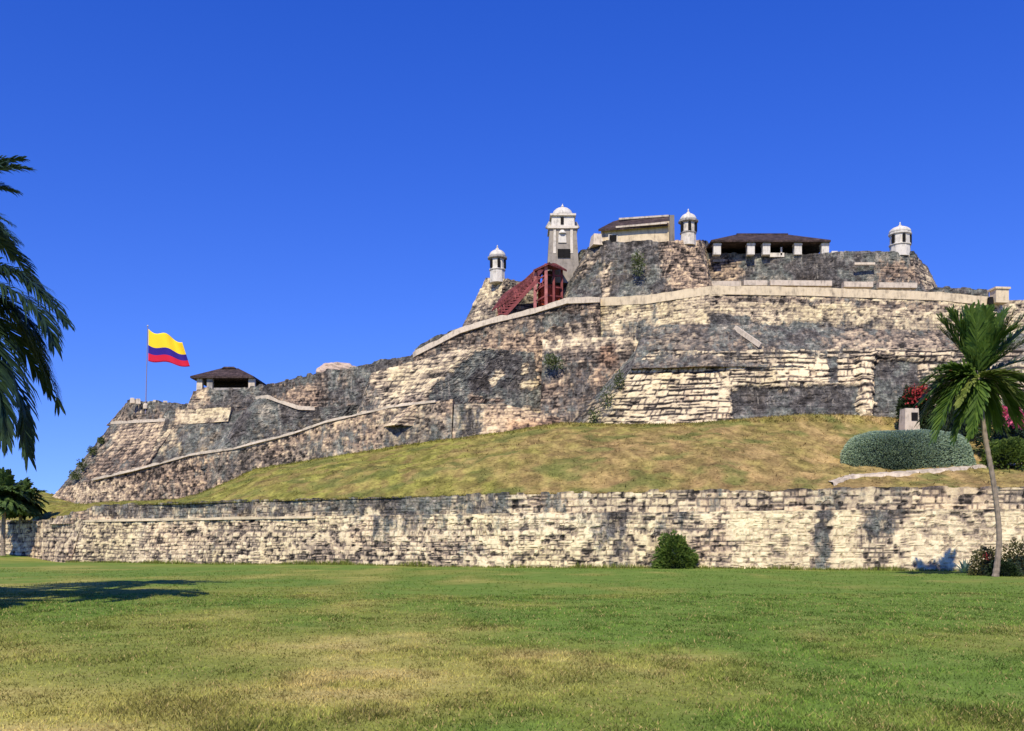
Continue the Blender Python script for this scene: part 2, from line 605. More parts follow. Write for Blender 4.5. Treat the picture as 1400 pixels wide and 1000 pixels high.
def masonry(name, st, parent=None, **kw):
    """a thick battered wall: st = stations (px,py,D at the foot, px,py,D at the top); blocks, joints, lost stones, weathering and painted flank shade
    are cut into the dense face; patches = (polygon in photo pixels, stain, tone shift, hue, feather, recess)"""
    q = dict(DEF)
    q.update(kw)
    q['res'] *= 0.8
    q['con'] *= 0.75
    q['bump'] *= 0.6
    q['rough'] *= 0.38
    q['warp'] *= 0.75
    res = q['res']
    B = [P(*s[:3]) for s in st]
    T = [P(*s[3:6]) for s in st]
    for i in range(len(st)):
        dz = max(T[i][2] - B[i][2], 0.3)
        B[i] = B[i] - (T[i] - B[i]) / dz * q['ext']
    cols_b, cols_t, arc = [], [], []
    a0 = 0.0
    for i in range(len(st) - 1):
        L = 0.5 * (np.hypot(*(B[i + 1] - B[i])[:2]) + np.hypot(*(T[i + 1] - T[i])[:2]))
        n = max(2, int(L / res))
        for j in range(n + (1 if i == len(st) - 2 else 0)):
            f = j / n
            cols_b.append(B[i] * (1 - f) + B[i + 1] * f)
            cols_t.append(T[i] * (1 - f) + T[i + 1] * f)
            arc.append(a0 + L * f)
        a0 += L
    Bc, Tc, U = np.array(cols_b), np.array(cols_t), np.array(arc)
    H = np.max(np.linalg.norm(Tc - Bc, axis=1))
    nv = max(3, int(H / res)) + 1
    nu = len(U)
    v = np.linspace(0, 1, nv)
    G = Bc[None] * (1 - v)[:, None, None] + Tc[None] * v[:, None, None]       # (nv,nu,3)
    # normal
    du = np.gradient(0.5 * (Bc + Tc), axis=0)
    dv = Tc - Bc
    N = np.cross(du, dv)
    N /= np.linalg.norm(N, axis=1)[:, None] + 1e-9
    hb = np.stack([N[:, 0], N[:, 1], np.zeros(nu)], 1)
    hb /= np.linalg.norm(hb, axis=1)[:, None] + 1e-9
    hb = hb * 0.12 + np.array([0, -1.0, 0])
    hb /= np.linalg.norm(hb, axis=1)[:, None]
    x, y, z = G[..., 0], G[..., 1], G[..., 2]
    u = np.repeat(U[None], nv, 0)
    sd = q['seed'] * 101
    wu = u + (fbm(u * 0.5, z * 0.5, None, sd + 1, 3) - 0.5) * q['warp'] * 2 + 50
    wz = z + (fbm(u * 0.35, z * 0.6, None, sd + 2, 3) - 0.5) * q['warp']
    tq = wz / q['h']
    tq = tq + 0.55 * (vnoise(tq * 0.8, tq * 0, None, sd + 20) - 0.5)
    row = np.floor(tq)
    fz = tq - row
    bw = q['w'] * (0.7 + 0.7 * _hash(row, row * 0, row * 0, sd + 3))
    uu = wu / bw + _hash(row, row * 0, row * 0, sd + 4)
    uu = uu + 0.7 * (vnoise(uu * 0.7, row * 3.7, None, sd + 21) - 0.5)
    cl = np.floor(uu)
    fu = uu - cl
    r1 = _hash(row, cl, row * 0, sd + 5)
    r2 = _hash(row, cl, row * 0, sd + 6)
    r3 = _hash(row, cl, row * 0, sd + 22)
    dv_ = np.minimum(fu, 1 - fu) * bw
    dh_ = np.minimum(fz, 1 - fz) * q['h']
    sv, sh_ = r3 < 0.28, r3 > 0.72
    dv_ = np.where(sv, np.minimum(dv_, np.abs(fu - 0.5) * bw), dv_)
    dh_ = np.where(sh_, np.minimum(dh_, np.abs(fz - 0.45) * q['h']), dh_)
    r1 = np.where(sv & (fu > 0.5), (r1 * 7.3) % 1, np.where(sh_ & (fz > 0.45), (r1 * 5.7) % 1, r1))
    jn = fbm(u * 1.3, z * 1.7, None, sd + 23, 3)
    jw = q['jw'] + 0.12 * jn
    joint = np.maximum(sstep(jw, 0.015, dh_), 0.8 * sstep(jw * 0.9, 0.015, dv_)) * sstep(0.25, 0.50, jn) * 1.2
    dash = sstep(0.62, 0.70, vnoise(u * q['dashf'] + row * 17.3, row * 5.1, None, sd + 24) + q['dash'] - 0.25) * sstep(0.17 + 0.12 * jn, 0.06, np.minimum(fz, 1 - fz) * q['h'])
    joint = np.maximum(joint, dash * 1.5)
    pits = sstep(0.63, 0.72, vnoise(u * 2.6, z * 3.1, None, sd + 25) * 0.75 + 0.25 * vnoise(u * 6.1, z * 6.1, None, sd + 26))
    dj = np.minimum(dv_, dh_)
    hole = (r2 < q['holes']) * sstep(0.02, 0.12, dj) * sstep(0.35, 0.6, jn)
    mac = fbm(u * 0.10, z * 0.16, None, sd + 7, 4) - 0.5
    fin = fbm(u * 1.3, z * 1.3, None, sd + 8, 4) - 0.5
    tone = q['tone'] + (r1 - 0.5) * q['con'] + 0.05 - joint * q['mort'] - hole * 0.45 - pits * q['pit'] * 1.3 + mac * q['macro'] + fin * 0.25
    vv = np.repeat(v[:, None], nu, 1)
    topd = (1 - vv) * np.linalg.norm(dv, axis=1)[None]                         # metres below the top
    dripn = fbm(u * 0.9, z * 0.08, None, sd + 9, 4)
    stain = q['stain'] - 0.02 + mac * 0.7 + q['drip'] * sstep(2.6, 0.0, topd) * (0.3 + 1.4 * dripn) + q['foot'] * sstep(0.25, 0.0, vv) + q['streak'] * 2.0 * sstep(0.50, 0.66, fbm(u * 0.55, z * 0.07, None, sd + 27, 4))
    hue = q['hue'] + (fbm(u * 0.16, z * 0.2, None, sd + 10, 3) - 0.5) * 0.7
    disp = (r1 - 0.5) * q['bump'] * 1.6 - joint * q['bump'] * 1.2 - hole * 0.16 - pits * 0.07 + fin * q['rough'] * 2 + mac * q['rough'] * 2.5
    if q['patches']:
        D = y
        ppx = x / D * FPX + 700
        ppy = HZ - (z - EYE) / D * FPX
        n1 = (fbm(u * 0.8, z * 0.8, None, sd + 12, 4) - 0.5) * 3.0 + (fbm(u * 3.0, z * 3.0, None, sd + 17, 3) - 0.5) * 1.6
        n2 = (fbm(u * 0.8, z * 0.8, None, sd + 13, 4) - 0.5) * 3.0 + (fbm(u * 3.0, z * 3.0, None, sd + 18, 3) - 0.5) * 1.6
        for p in q['patches']:
            poly, ps, pt, ph, fe = p[:5]
            w = sstep(-fe, fe, poly_sd(ppx + n1 * fe, ppy + n2 * fe, poly))
            if ps is not None:
                stain = stain * (1 - w) + (ps + mac * 0.35) * w
            tone = tone + pt * w
            if ph is not None:
                hue = hue * (1 - w) + ph * w
            if len(p) > 5:
                disp = disp - p[5] * w
            if len(p) > 6:
                tone = tone + (joint * q['mort'] * 0.8 + pits * q['pit']) * w * p[6]
    edge = np.minimum(1, np.minimum(topd / 0.3, 1))
    G = G + N[None] * (disp * edge)[..., None]
    G[-1, :, 2] += (_hash(np.floor(U / 0.62), U * 0, U * 0, sd + 31) - 0.5) * 1.5 * q['crest']
    G[-1, :, 2] += (fbm(U * 0.7, U * 0, None, sd + 14, 4) - 0.5) * 2 * q['crest']
    wear_shade = np.stack([tone, np.clip(stain, -0.5, 1.5), np.clip(hue, 0, 1)], -1)
    wear_shade = np.clip(wear_shade, -0.5, 1.6)
    # cap (top) and back
    nc = 4
    capr = []
    for i in range(1, nc + 1):
        c = G[-1] - hb * (q['cap'] * i / nc)
        c[:, 2] += -q['capdrop'] * i / nc + (fbm(U * 0.5, np.full(nu, i * 3.3), None, sd + 15, 3) - 0.5) * 0.25
        capr.append(c)
    back = G - 0
    btop = capr[-1]
    bbot = G[0] - hb * (q['cap'] + 0.5)
    backg = btop[None] * (1 - v)[:, None, None] + bbot[None] * v[:, None, None]   # top -> down
    R_ = np.concatenate([G, np.array(capr), backg[1:]], 0)                        # ring rows
    nr = R_.shape[0]
    Vt = R_.reshape(-1, 3)
    F = grid_faces(nr, nu)
    W = np.concatenate([wear_shade, np.repeat(wear_shade[-1:], nr - nv, 0)], 0).reshape(-1, 3)
    # ends and bottom
    ext = []
    for c in (0, nu - 1):
        fr = np.arange(nv) * nu + c
        bk = np.concatenate([[(nv + nc - 1) * nu + c], (np.arange(nv + nc, nr)) * nu + c])[::-1]
        for j in range(nv - 1):
            qd = [fr[j], fr[j + 1], bk[j + 1], bk[j]]
            ext.append(qd if c == 0 else qd[::-1])
    for j in range(nu - 1):
        ext.append([j + 1, j, (nr - 1) * nu + j, (nr - 1) * nu + j + 1])
    F = np.concatenate([F, np.array(ext, np.int64)], 0)
    me = np_mesh(name, Vt, F, {'wear_shade': W})
    return link_mesh(name, me, M['stone'], parent)


def strip(name, pts, hgt, depth, parent, mat, jag=0.08, res=0.35, out=0.25, seed=5):
    """a coping or cordon course along a line of (px,py,D): a slab hgt high, standing proud of the wall by out"""
    W = [P(*p) for p in pts]
    rows = []
    for i in range(len(W) - 1):
        L = np.linalg.norm(W[i + 1] - W[i])
        n = max(1, int(L / res))
        for j in range(n + (1 if i == len(W) - 2 else 0)):
            rows.append(W[i] * (1 - j / n) + W[i + 1] * (j / n))
    C = np.array(rows)
    d = np.gradient(C, axis=0)
    nrm = np.stack([d[:, 1], -d[:, 0], np.zeros(len(C))], 1)
    nrm /= np.linalg.norm(nrm, axis=1)[:, None] + 1e-9
    nrm[nrm[:, 1] > 0] *= -1
    s = np.arange(len(C)) * res
    j1 = (fbm(s * 0.8, s * 0, None, seed, 3) - 0.5) * 2 * jag
    j2 = (fbm(s * 0.8, s * 0 + 9, None, seed + 4, 3) - 0.5) * 2 * jag
    up = np.array([0, 0, 1.0])
    ring = [C + nrm * (out + j2)[:, None] - up * hgt, C + nrm * (out + j2 * 0.5)[:, None] + up * j1[:, None],
            C - nrm * depth + up * j1[:, None], C - nrm * depth - up * hgt]
    Vt = np.stack(ring, 1).reshape(-1, 3)
    F = []
    for i in range(len(C) - 1):
        for a in range(4):
            b = (a + 1) % 4
            F.append([i * 4 + a, (i + 1) * 4 + a, (i + 1) * 4 + b, i * 4 + b])
    F.append([0, 1, 2, 3])
    e = (len(C) - 1) * 4
    F.append([e + 3, e + 2, e + 1, e])
    me = np_mesh(name, Vt, F)
    return link_mesh(name, me, mat, parent)


# ---- front retaining wall beside the lawn
def zpy(z, D):
    return HZ - (z - EYE) / D * FPX


fw_plan = [(98, 95.0), (700, 72.0), (1048, 67.6), (1120, 66.4), (1290, 64.6), (1560, 61.5), (2500, 50.5)]
fw = empty('retaining_wall', tuple(P(700, 745, 72)[:2]) + (0,), 'long low wall of pale weathered blocks along the back of the lawn', 'wall')
st = []
for px, D in fw_plan:
    pt = px + 14 if px == 98 else px
    st.append((px, zpy(0, D), D, pt, zpy(4.05, D + 0.8), D + 0.8))
masonry('scarp', st, fw, jw=0.03, pit=0.30, streak=0.15, res=0.10, h=0.40, w=0.50, tone=0.76, con=0.42, holes=0.07, rough=0.13, stain=0.06, hue=0.44, ext=1.2, cap=3.0,
        drip=0.22, seed=3, mort=0.40, warp=0.5, macro=0.75, bump=0.06, dash=0.06, dashf=1.6, crest=0.03, patches=[
            ([(835, 690), (858, 690), (856, 745), (862, 780), (832, 780)], 0.62, -0.2, 0.45, 9),
            ([(1112, 665), (1137, 665), (1136, 780), (1114, 780)], 0.85, -0.2, 0.45, 6),
            ([(1176, 668), (1232, 668), (1226, 735), (1186, 742)], 0.72, -0.1, 0.5, 9),
            ([(1340, 690), (1358, 690), (1352, 740), (1344, 740)], 0.8, 0, 0.5, 5),
            ([(940, 715), (1000, 720), (1000, 765), (945, 765)], 0.30, -0.14, 0.62, 14),
            ([(1000, 690), (1112, 685), (1112, 785), (1000, 785)], -0.12, 0.06, 0.42, 10, 0, 0.6),
            ([(560, 725), (640, 735), (690, 760), (600, 770)], 0.35, -0.14, 0.55, 14),
            ([(200, 720), (300, 725), (320, 745), (230, 750)], 0.30, -0.10, 0.62, 14),
            ([(430, 735), (520, 745), (500, 770), (420, 765)], 0.30, -0.12, 0.55, 12),
            ([(1236, 690), (1420, 690), (1420, 785), (1236, 785)], -0.10, 0.05, 0.46, 10, 0, 0.6),
            ([(1138, 690), (1176, 690), (1176, 785), (1138, 785)], -0.10, 0.06, 0.42, 6, 0, 0.7)])
st = []
for px, D in [(126, 95.0), (400, 82.2), (700, 72.3), (1048, 67.9), (1120, 66.7), (1290, 64.9), (1560, 61.8), (2500, 50.8)]:
    st.append((px, zpy(4.0, D + 0.75), D + 0.75, px, zpy(5.5, D + 0.95), D + 0.95))
masonry('parapet', st, fw, jw=0.03, pit=0.30, streak=0.16, dash=0.05, res=0.10, h=0.45, w=0.6, tone=0.70, con=0.45, holes=0.05, rough=0.10, stain=0.10, ext=0.1, cap=2.2, drip=0.18,
        seed=4, mort=0.4, bump=0.05, crest=0.16, patches=[
            ([(100, 680), (700, 670), (690, 706), (130, 712)], 0.66, -0.05, 0.48, 14),
            ([(520, 675), (600, 670), (600, 712), (520, 712)], 0.85, -0.05, 0.45, 10),
            ([(1100, 660), (1240, 660), (1240, 700), (1100, 700)], 0.55, 0, 0.5, 10)])
strip('cordon', [(113, zpy(4.1, 95.6), 95.6), (430, zpy(4.1, 81.6), 81.6)], 0.2, 0.6, fw, M['buff'], 0.10, 0.2, 0.05)
# return wall running back from the corner
rw = empty('return_wall', tuple(P(60, 745, 110)[:2]) + (0,), 'grey rubble wall running back behind the small far palms', 'wall')
masonry('scarp', [(-60, 756, 116, -58, 713, 116.5), (40, 759, 106, 42, 712, 106.6), (97, 767, 95.6, 113, 710, 96.4)], rw, res=0.16, h=0.5, w=0.7,
        tone=0.60, con=0.5, stain=0.18, hue=0.55, ext=1.5, cap=3, seed=8, mort=0.35, drip=0.15, crest=0.2)
masonry('stepped_top', [(70, 713, 101.6, 74, 709, 101.8), (98, 712, 98, 100, 701, 98.2), (128, 709, 96.2, 128, 694, 96.4)], rw, res=0.16, h=0.4, w=0.6, tone=0.6,
        stain=0.15, ext=0.3, cap=2, seed=9, crest=0.2)

# ------------------------------------------------------------------ grassed slope between the wall and the fortress
# (px, wall D, upper edge row, upper edge D)
SL = [(-260, 126, 668, 150), (-60, 117.5, 664, 142), (40, 107.5, 667, 140), (72, 102.5, 676, 134), (104, 98.8, 689, 127), (120, 98, 689.5, 126), (180, 93, 688, 121), (240, 89.5, 684, 117), (270, 88, 677, 115), (300, 87, 664, 113.5), (350, 85, 641, 111.5), (402, 82.6, 633, 109.8), (450, 81, 624, 109), (534, 78, 611, 107), (600, 76.2, 601, 106), (700, 73.6, 588, 105), (770, 72.8, 578, 104),
      (850, 71.8, 580, 102), (930, 70.9, 579, 101), (1000, 70, 574, 100), (1100, 68.8, 567, 99.5), (1180, 67.6, 568, 99.5), (1240, 67, 574, 99), (1320, 66.2, 580, 98.5),
      (1420, 65.2, 584, 98), (1600, 63, 590, 97), (1750, 59.5, 600, 96), (2600, 49.6, 640, 92)]
SLa = np.array(SL, float)


def slope_pt(px, t):
    """t 0 at the wall top .. 1 at the foot of the masonry, up to 1.3 beneath it"""
    wD = np.interp(px, SLa[:, 0], SLa[:, 1]) + 0.2
    uy = np.interp(px, SLa[:, 0], SLa[:, 2])
    uD = np.interp(px, SLa[:, 0], SLa[:, 3])
    A = np.stack([(px - 700) / FPX * wD, wD, np.interp(px, [84, 128], [3.9, 5.42])], -1)
    Bq = np.stack([(px - 700) / FPX * uD, uD, EYE + (HZ - uy) / FPX * uD], -1)
    flat = 0.10
    tt = np.clip((t - flat) / (1 - flat), 0, 1.4)
    ex = np.interp(px, [980, 1130, 1600], [1.0, 1.75, 1.9])
    te = np.clip(tt, 0, 1.4) ** ex
    zf = np.where(tt <= 1, te + 0.22 * np.sin(np.clip(tt, 0, 1) * math.pi) ** 1.0 * (1 - tt), 1 + (tt - 1) * 0.3)
    p = A * (1 - t)[..., None] + Bq * t[..., None]
    p[..., 2] = A[..., 2] + (Bq[..., 2] - A[..., 2]) * zf
    n = (fbm(p[..., 0] * 0.22, p[..., 1] * 0.3, None, 61, 4) - 0.5) * 0.9 * np.clip(np.sin(np.clip(t, 0, 1) * math.pi), 0, 1)
    p[..., 2] += n + (fbm(p[..., 0] * 1.1, p[..., 1] * 0.9, None, 63, 3) - 0.5) * 0.34 * np.clip(np.sin(np.clip(t, 0, 1) * math.pi) * 2, 0, 1)
    return p


OL = np.array([0.225, 0.215, 0.045])
BR = np.array([0.320, 0.215, 0.085])
DKG = np.array([0.125, 0.145, 0.036])
TAN = np.array([0.47, 0.33, 0.13])


def slope_tint(p, px, t):
    x, y = p[:, 0], p[:, 1]
    n1 = fbm(x * 0.14, y * 0.14, None, 71, 4)
    n2 = fbm(x * 0.55, y * 0.30, None, 73, 4)
    dry = np.clip(sstep(430, 900, px + (n1 - 0.5) * 420) * 0.75 + (n2 - 0.5) * 1.1 - 0.35 * sstep(0.8, 1.0, t), 0, 1)
    c = OL[None] * (1 - dry)[:, None] + BR[None] * dry[:, None]
    n3 = fbm(x * 1.5, y * 0.9, None, 83, 4)
    c = c * (0.72 + 0.56 * sstep(0.30, 0.70, n3))[:, None]
    br = sstep(0.54, 0.68, fbm(x * 0.9, y * 0.7, None, 85, 4)) * 0.5
    c = c * (1 - br)[:, None] + BR[None] * 0.72 * br[:, None]
    d2 = sstep(0.52, 0.72, fbm(x * 0.4, y * 0.5, None, 79, 4)) * 0.75
    c = c * (1 - d2)[:, None] + DKG[None] * d2[:, None]
    tn = sstep(0.55, 0.75, n2) * sstep(900, 1100, px) * sstep(0.2, 0.5, t) * 0.8
    c = c * (1 - tn)[:, None] + TAN[None] * tn[:, None]
    return c


pxs = np.concatenate([np.linspace(-260, 1600, 850), np.linspace(1606, 2600, 120)])
ts = np.linspace(0, 1.25, 170)
PX, TT = np.meshgrid(pxs, ts)
SG = slope_pt(PX.ravel(), TT.ravel())
me = np_mesh('grass_slope', SG, grid_faces(len(ts), len(pxs)), {'tint': slope_tint(SG, PX.ravel(), TT.ravel())}, smooth=True)
o = link_mesh('grass_slope', me, M['slope'])
tag(o, kind='structure')

# the hill that carries the fortress, under its walls
hx = np.linspace(-110, 150, 90)
hy = np.linspace(122, 330, 60)
HX, HY = np.meshgrid(hx, hy)
ridge = np.interp(HX, [-110, -70, -48, -35, -20, -8, 0, 20, 45, 60, 100, 150], [0, 2, 8, 14, 19, 26, 30, 33, 32, 28, 22, 5])
hz = ridge * sstep(118, 132, HY) * sstep(330, 190, HY) + (fbm(HX * 0.1, HY * 0.1, None, 5, 3) - 0.5) * 2 - 1.0
tn = np.tile(np.array([[0.16, 0.15, 0.06]]), (HX.size, 1))
me = np_mesh('hill', np.stack([HX.ravel(), HY.ravel(), hz.ravel()], 1), grid_faces(len(hy), len(hx)), {'tint': tn}, smooth=True)
o = link_mesh('hill', me, M['slope'])
tag(o, kind='structure')

# ------------------------------------------------------------------ the fortress, wall by wall
def fort(name, at, label, cat='rampart'):
    return empty(name, tuple(P(*at)), label, cat, 'ramparts of the hilltop fortress')


# lowest rubble wall climbing along the head of the slope
L1 = fort('rubble_wall', (350, 642, 112), 'lowest rubble wall climbing along the top of the green slope below the flag')
masonry('scarp', [(70, 690, 131, 84, 668, 131), (126, 687, 124, 128, 656, 124.6), (184, 686, 119.5, 186, 643, 120.2), (260, 682, 115.5, 261, 622, 116.4), (320, 660, 112.5, 321, 612.5, 113.4),
                  (402, 638, 109.6, 402, 592, 110.4), (444, 630, 108.6, 444, 577, 109.6), (534, 616, 106.8, 534, 556, 108), (600, 606, 105.6, 602, 547, 106.8), (617, 604, 105.2, 619, 546, 106.4)], L1,
        res=0.17, h=0.34, w=0.42, tone=0.50, con=0.62, holes=0.10, rough=0.20, stain=0.34, hue=0.62, cap=7, drip=-0.15, seed=12, mort=0.25, warp=0.5, macro=0.4, patches=[
            ([(290, 620), (355, 615), (345, 650), (280, 668)], 0.55, -0.1, 0.5, 14),
            ([(540, 590), (600, 580), (600, 610), (540, 614)], 0.62, 0, 0.35, 12),
            ([(100, 660), (170, 650), (180, 690), (90, 690)], 0.10, 0.1, 0.6, 14)])
strip('coping', [(126, 655, 124.4), (184, 642, 120.2), (260, 621, 116.3), (320, 612, 113.3), (402, 591, 110.3), (444, 576, 109.5), (534, 555, 108), (596, 547.5, 106.8)], 0.24, 0.9, L1, M['coping'], 0.16, 0.3, 0.16)
masonry('base_wall', [(618, 603, 105, 621, 552, 106), (690, 594, 104.6, 690, 552, 105.5), (730, 590, 104.4, 729, 563, 105.1), (768, 584, 104.2, 766, 573, 104.8)], L1, res=0.17, h=0.42, w=0.6, tone=0.55,
        stain=0.12, hue=0.62, cap=6, seed=13, drip=0.1, patches=[
            ([(624, 556), (660, 556), (660, 592), (624, 598)], 0.70, 0.05, 0.30, 6),
            ([(664, 560), (722, 556), (720, 590), (668, 594)], -0.1, 0.22, 0.72, 10),
            ([(690, 576), (768, 570), (768, 590), (690, 592)], -0.1, -0.02, 0.98, 6)])

# bastion under the flag
B1 = fort('flag_bastion', (200, 634, 119), 'beige battered bastion carrying the flagpole above the end of the rubble wall', 'bastion')
masonry('scarp', [(112, 655, 146, 190, 574, 144), (78, 672, 131, 153, 578, 134), (198, 640, 122.6, 246, 573, 125.2), (225, 640, 125.5, 262, 573, 127.5)], B1, res=0.19, h=0.45, w=0.7,
        tone=0.50, con=0.40, holes=0.04, rough=0.16, stain=0.30, hue=0.62, cap=14, seed=14, ext=3, drip=0.25, patches=[
            ([(170, 582), (246, 572), (212, 620), (165, 628), (150, 610)], 0.02, 0.08, 0.62, 12),
            ([(150, 620), (205, 622), (195, 642), (140, 640)], 0.62, -0.1, 0.75, 9),
            ([(70, 670), (100, 620), (150, 580), (160, 590), (130, 620), (110, 660)], 0.80, -0.15, 0.35, 10)])
strip('coping', [(152, 577, 133.9), (246, 572, 125.1)], 0.35, 1.2, B1, M['coping'], 0.15, 0.3, 0.18)
masonry('parapet', [(150, 576, 137, 168, 556, 137.5), (172, 574, 132.5, 176, 548, 133), (262, 568, 126.5, 262, 552, 127), (285, 566, 130, 285, 550, 130)], B1, res=0.18, h=0.35, w=0.5, tone=0.44, stain=0.40,
        hue=0.55, cap=5, seed=15, crest=0.25, ext=0.6)
for px, py in ((181, 548), (189, 549), (212, 551), (226, 552)):
    m = MB()
    m.box(tuple(P(px, py, 131)), (0.62, 0.5, 0.7), 0.3, 0.8)
    m.build('merlon', M['coping'], B1)
# curtain and demi-bastion behind the bastion's arris
C1 = fort('curtain_wall', (270, 610, 126), 'dark recessed curtain wall with a pale yellow upper band under the left kiosk'.replace('left ', ''), 'rampart')
masonry('scarp', [(196, 650, 122.8, 226, 573, 125.6), (325, 620, 121, 338, 560, 123.6)], C1, res=0.19, h=0.4, w=0.55, tone=0.46, con=0.5, stain=0.66, hue=0.32, cap=9, seed=16, ext=2, patches=[
    ([(200, 590), (240, 585), (238, 612), (205, 625)], 0.35, 0.1, 0.4, 8)])
masonry('upper_band', [(238, 579, 124.9, 240, 560, 125.2), (312, 574, 123.2, 316, 557, 123.5)], C1, res=0.2, h=0.5, w=0.9, tone=0.80, con=0.2, stain=-0.12, hue=0.5, cap=8, seed=17, ext=0.2, drip=0.1, holes=0.03)
masonry('demi_bastion', [(284, 619, 117, 352, 543, 118.8), (300, 616, 115.4, 366, 542, 117.2), (384, 604, 116.2, 408, 557, 117.2), (452, 586, 117.5, 478, 556, 118.2), (508, 570, 119.5, 510, 548, 120)], C1, res=0.19, h=0.4, w=0.6,
        tone=0.42, con=0.45, stain=0.85, hue=0.36, cap=5, seed=18, ext=2.2, rough=0.2, capdrop=1.0)
strip('coping', [(350, 542.5, 118.7), (366, 541, 117.1), (408, 556, 117.1), (430, 557, 117.6)], 0.4, 1.0, C1, M['coping'], 0.15, 0.3, 0.14)

# upper wall between kiosk and ramp
U1 = fort('upper_wall', (450, 530, 122), 'dark mottled wall rising from the kiosk to the foot of the long ramp')
masonry('scarp', [(244, 572, 127, 262, 546, 128), (256, 572, 125.8, 264, 534, 126.6), (345, 562, 124.5, 350, 530, 125.5), (405, 562, 122.5, 400, 517, 123.5), (450, 566, 121.5, 448, 508, 122.5), (505, 566, 120, 505, 497, 121), (570, 552, 118, 569, 484, 119)], U1,
        res=0.19, h=0.4, w=0.6, tone=0.46, con=0.5, holes=0.08, rough=0.22, stain=0.55, hue=0.60, cap=10, seed=20, ext=2, crest=0.3, patches=[
            ([(450, 520), (500, 512), (495, 555), (450, 548)], 0.85, -0.1, 0.40, 10),
            ([(395, 535), (440, 535), (440, 556), (400, 552)], 0.12, 0.1, 0.72, 8),
            ([(256, 533), (285, 528), (282, 556), (256, 558)], 0.1, 0.12, 0.62, 8),
            ([(290, 530), (345, 528), (345, 556), (290, 556)], 0.72, -0.1, 0.5, 8)])
M['ruin'] = mat_plaster('pinkish_ruin', (0.52, 0.40, 0.30), (0.20, 0.15, 0.12), 0.6, 1.6)


def rock(name, c, size, mat, parent, seed, n=18, amp=0.25):
    """a worn lump of masonry: a box rounded off and broken by noise"""
    bm = bmesh.new()
    bmesh.ops.create_cube(bm, size=2)
    bmesh.ops.subdivide_edges(bm, edges=bm.edges[:], cuts=n // 2, use_grid_fill=True)
    for v in bm.verts:
        p = np.array(v.co)
        k_ = (np.abs(p) ** 5).sum() ** (-1 / 5)
        p = p * k_
        p = p * np.array([1 - 0.22 * max(p[2], 0), 1, 1])
        d_ = 1 + amp * (float(fbm(np.array([p[0] * 1.7 + seed]), np.array([p[1] * 1.7]), np.array([p[2] * 1.7]), seed, 4)[0]) - 0.5) * 2
        v.co = p * d_ * np.array(size) / 2 + np.array(c)
    me = bpy.data.meshes.new(name)
    bm.to_mesh(me)
    bm.free()
    return link_mesh(name, me, mat, parent)


rock('ruined_block', P(464, 508, 126), (5.0, 3.2, 1.9), M['ruin'], U1, 3, amp=0.4)
rock('ruined_block', P(451, 510, 125.4), (2.4, 2.0, 1.5), M['ruin'], U1, 5)
# pale coursed bastion with its dark right-hand face
M1 = fort('middle_bastion', (568, 549, 107), 'pale coursed bastion with a stained and shaded flank, below the long ramp', 'bastion')
masonry('scarp', [(488, 562, 115.5, 500, 532, 116.4), (497, 560, 112.6, 508, 510, 114), (568, 552, 107.2, 646, 473, 111.2), (640, 556, 110.2, 690, 478, 113.4), (745, 556, 114, 762, 484, 116.2)], M1,
        res=0.17, h=0.52, w=0.85, tone=0.62, con=0.45, holes=0.12, rough=0.13, stain=0.0, hue=0.52, cap=9, seed=22, ext=2.5, drip=0.15, mort=0.4, warp=0.4, patches=[
            ([(486, 535), (505, 520), (520, 535), (520, 560), (486, 562)], 0.55, -0.1, 0.5, 6),
            ([(598, 520), (652, 478), (770, 482), (770, 560), (570, 560)], 1.0, -0.12, 0.42, 5),  # right-hand face: black weathering and the face's shade painted as one patch
            ([(668, 522), (684, 506), (690, 512), (672, 528)], -0.2, 0.35, 0.45, 3),
            ([(712, 526), (742, 514), (748, 522), (716, 536)], -0.2, 0.35, 0.42, 4),
            ([(716, 496), (724, 496), (724, 512), (716, 512)], -0.1, 0.3, 0.45, 3),
            ([(640, 540), (690, 542), (690, 552), (640, 552)], 0.3, -0.1, 0.72, 5)])
# long ramp wall with pale coping
RP = fort('ramp_wall', (670, 437, 116), 'brown ramp wall with a bright coping climbing towards the red covered stairs')
masonry('scarp', [(564, 512, 118.6, 565, 485, 119), (569, 508, 117.6, 570, 481, 118), (629, 496, 116.4, 629, 451, 117), (670, 500, 115.6, 670, 438, 116.3), (732, 508, 114.6, 732, 423, 115.4), (775, 508, 113.8, 775, 410, 114.8), (822, 500, 113, 820, 408, 114)], RP,
        res=0.18, h=0.42, w=0.7, tone=0.46, con=0.5, holes=0.07, rough=0.18, stain=0.36, hue=0.60, cap=9, seed=24, ext=1.5, drip=0.1, patches=[
            ([(566, 482), (640, 448), (770, 415), (770, 432), (650, 466), (566, 496)], 0.30, -0.16, 0.62, 5),
            ([(735, 432), (800, 425), (800, 447), (735, 450)], 0.85, -0.1, 0.5, 7),
            ([(660, 470), (735, 452), (760, 470), (740, 492), (670, 486)], 0.25, 0.05, 0.72, 9),
            ([(770, 446), (800, 440), (812, 425), (822, 460), (760, 464)], -0.1, 0.22, 0.52, 7)])
strip('coping', [(566, 482.5, 118.8), (570, 479.5, 117.9), (629, 449.5, 116.9), (670, 436.5, 116.2), (732, 421.5, 115.3), (775, 408.5, 114.7), (820, 406.5, 113.9)], 0.62, 1.1, RP, M['coping'], 0.14, 0.3, 0.22)
masonry('rear_parapet', [(566, 490, 121, 567, 478, 121.2), (575, 484, 120.5, 576, 470, 120.7), (600, 474, 120.2, 600, 459, 120.4), (634, 458, 119.8, 634, 446, 120)], RP, tone=0.3, stain=1.1, cap=1.5, seed=25, ext=0.5, crest=0.1)
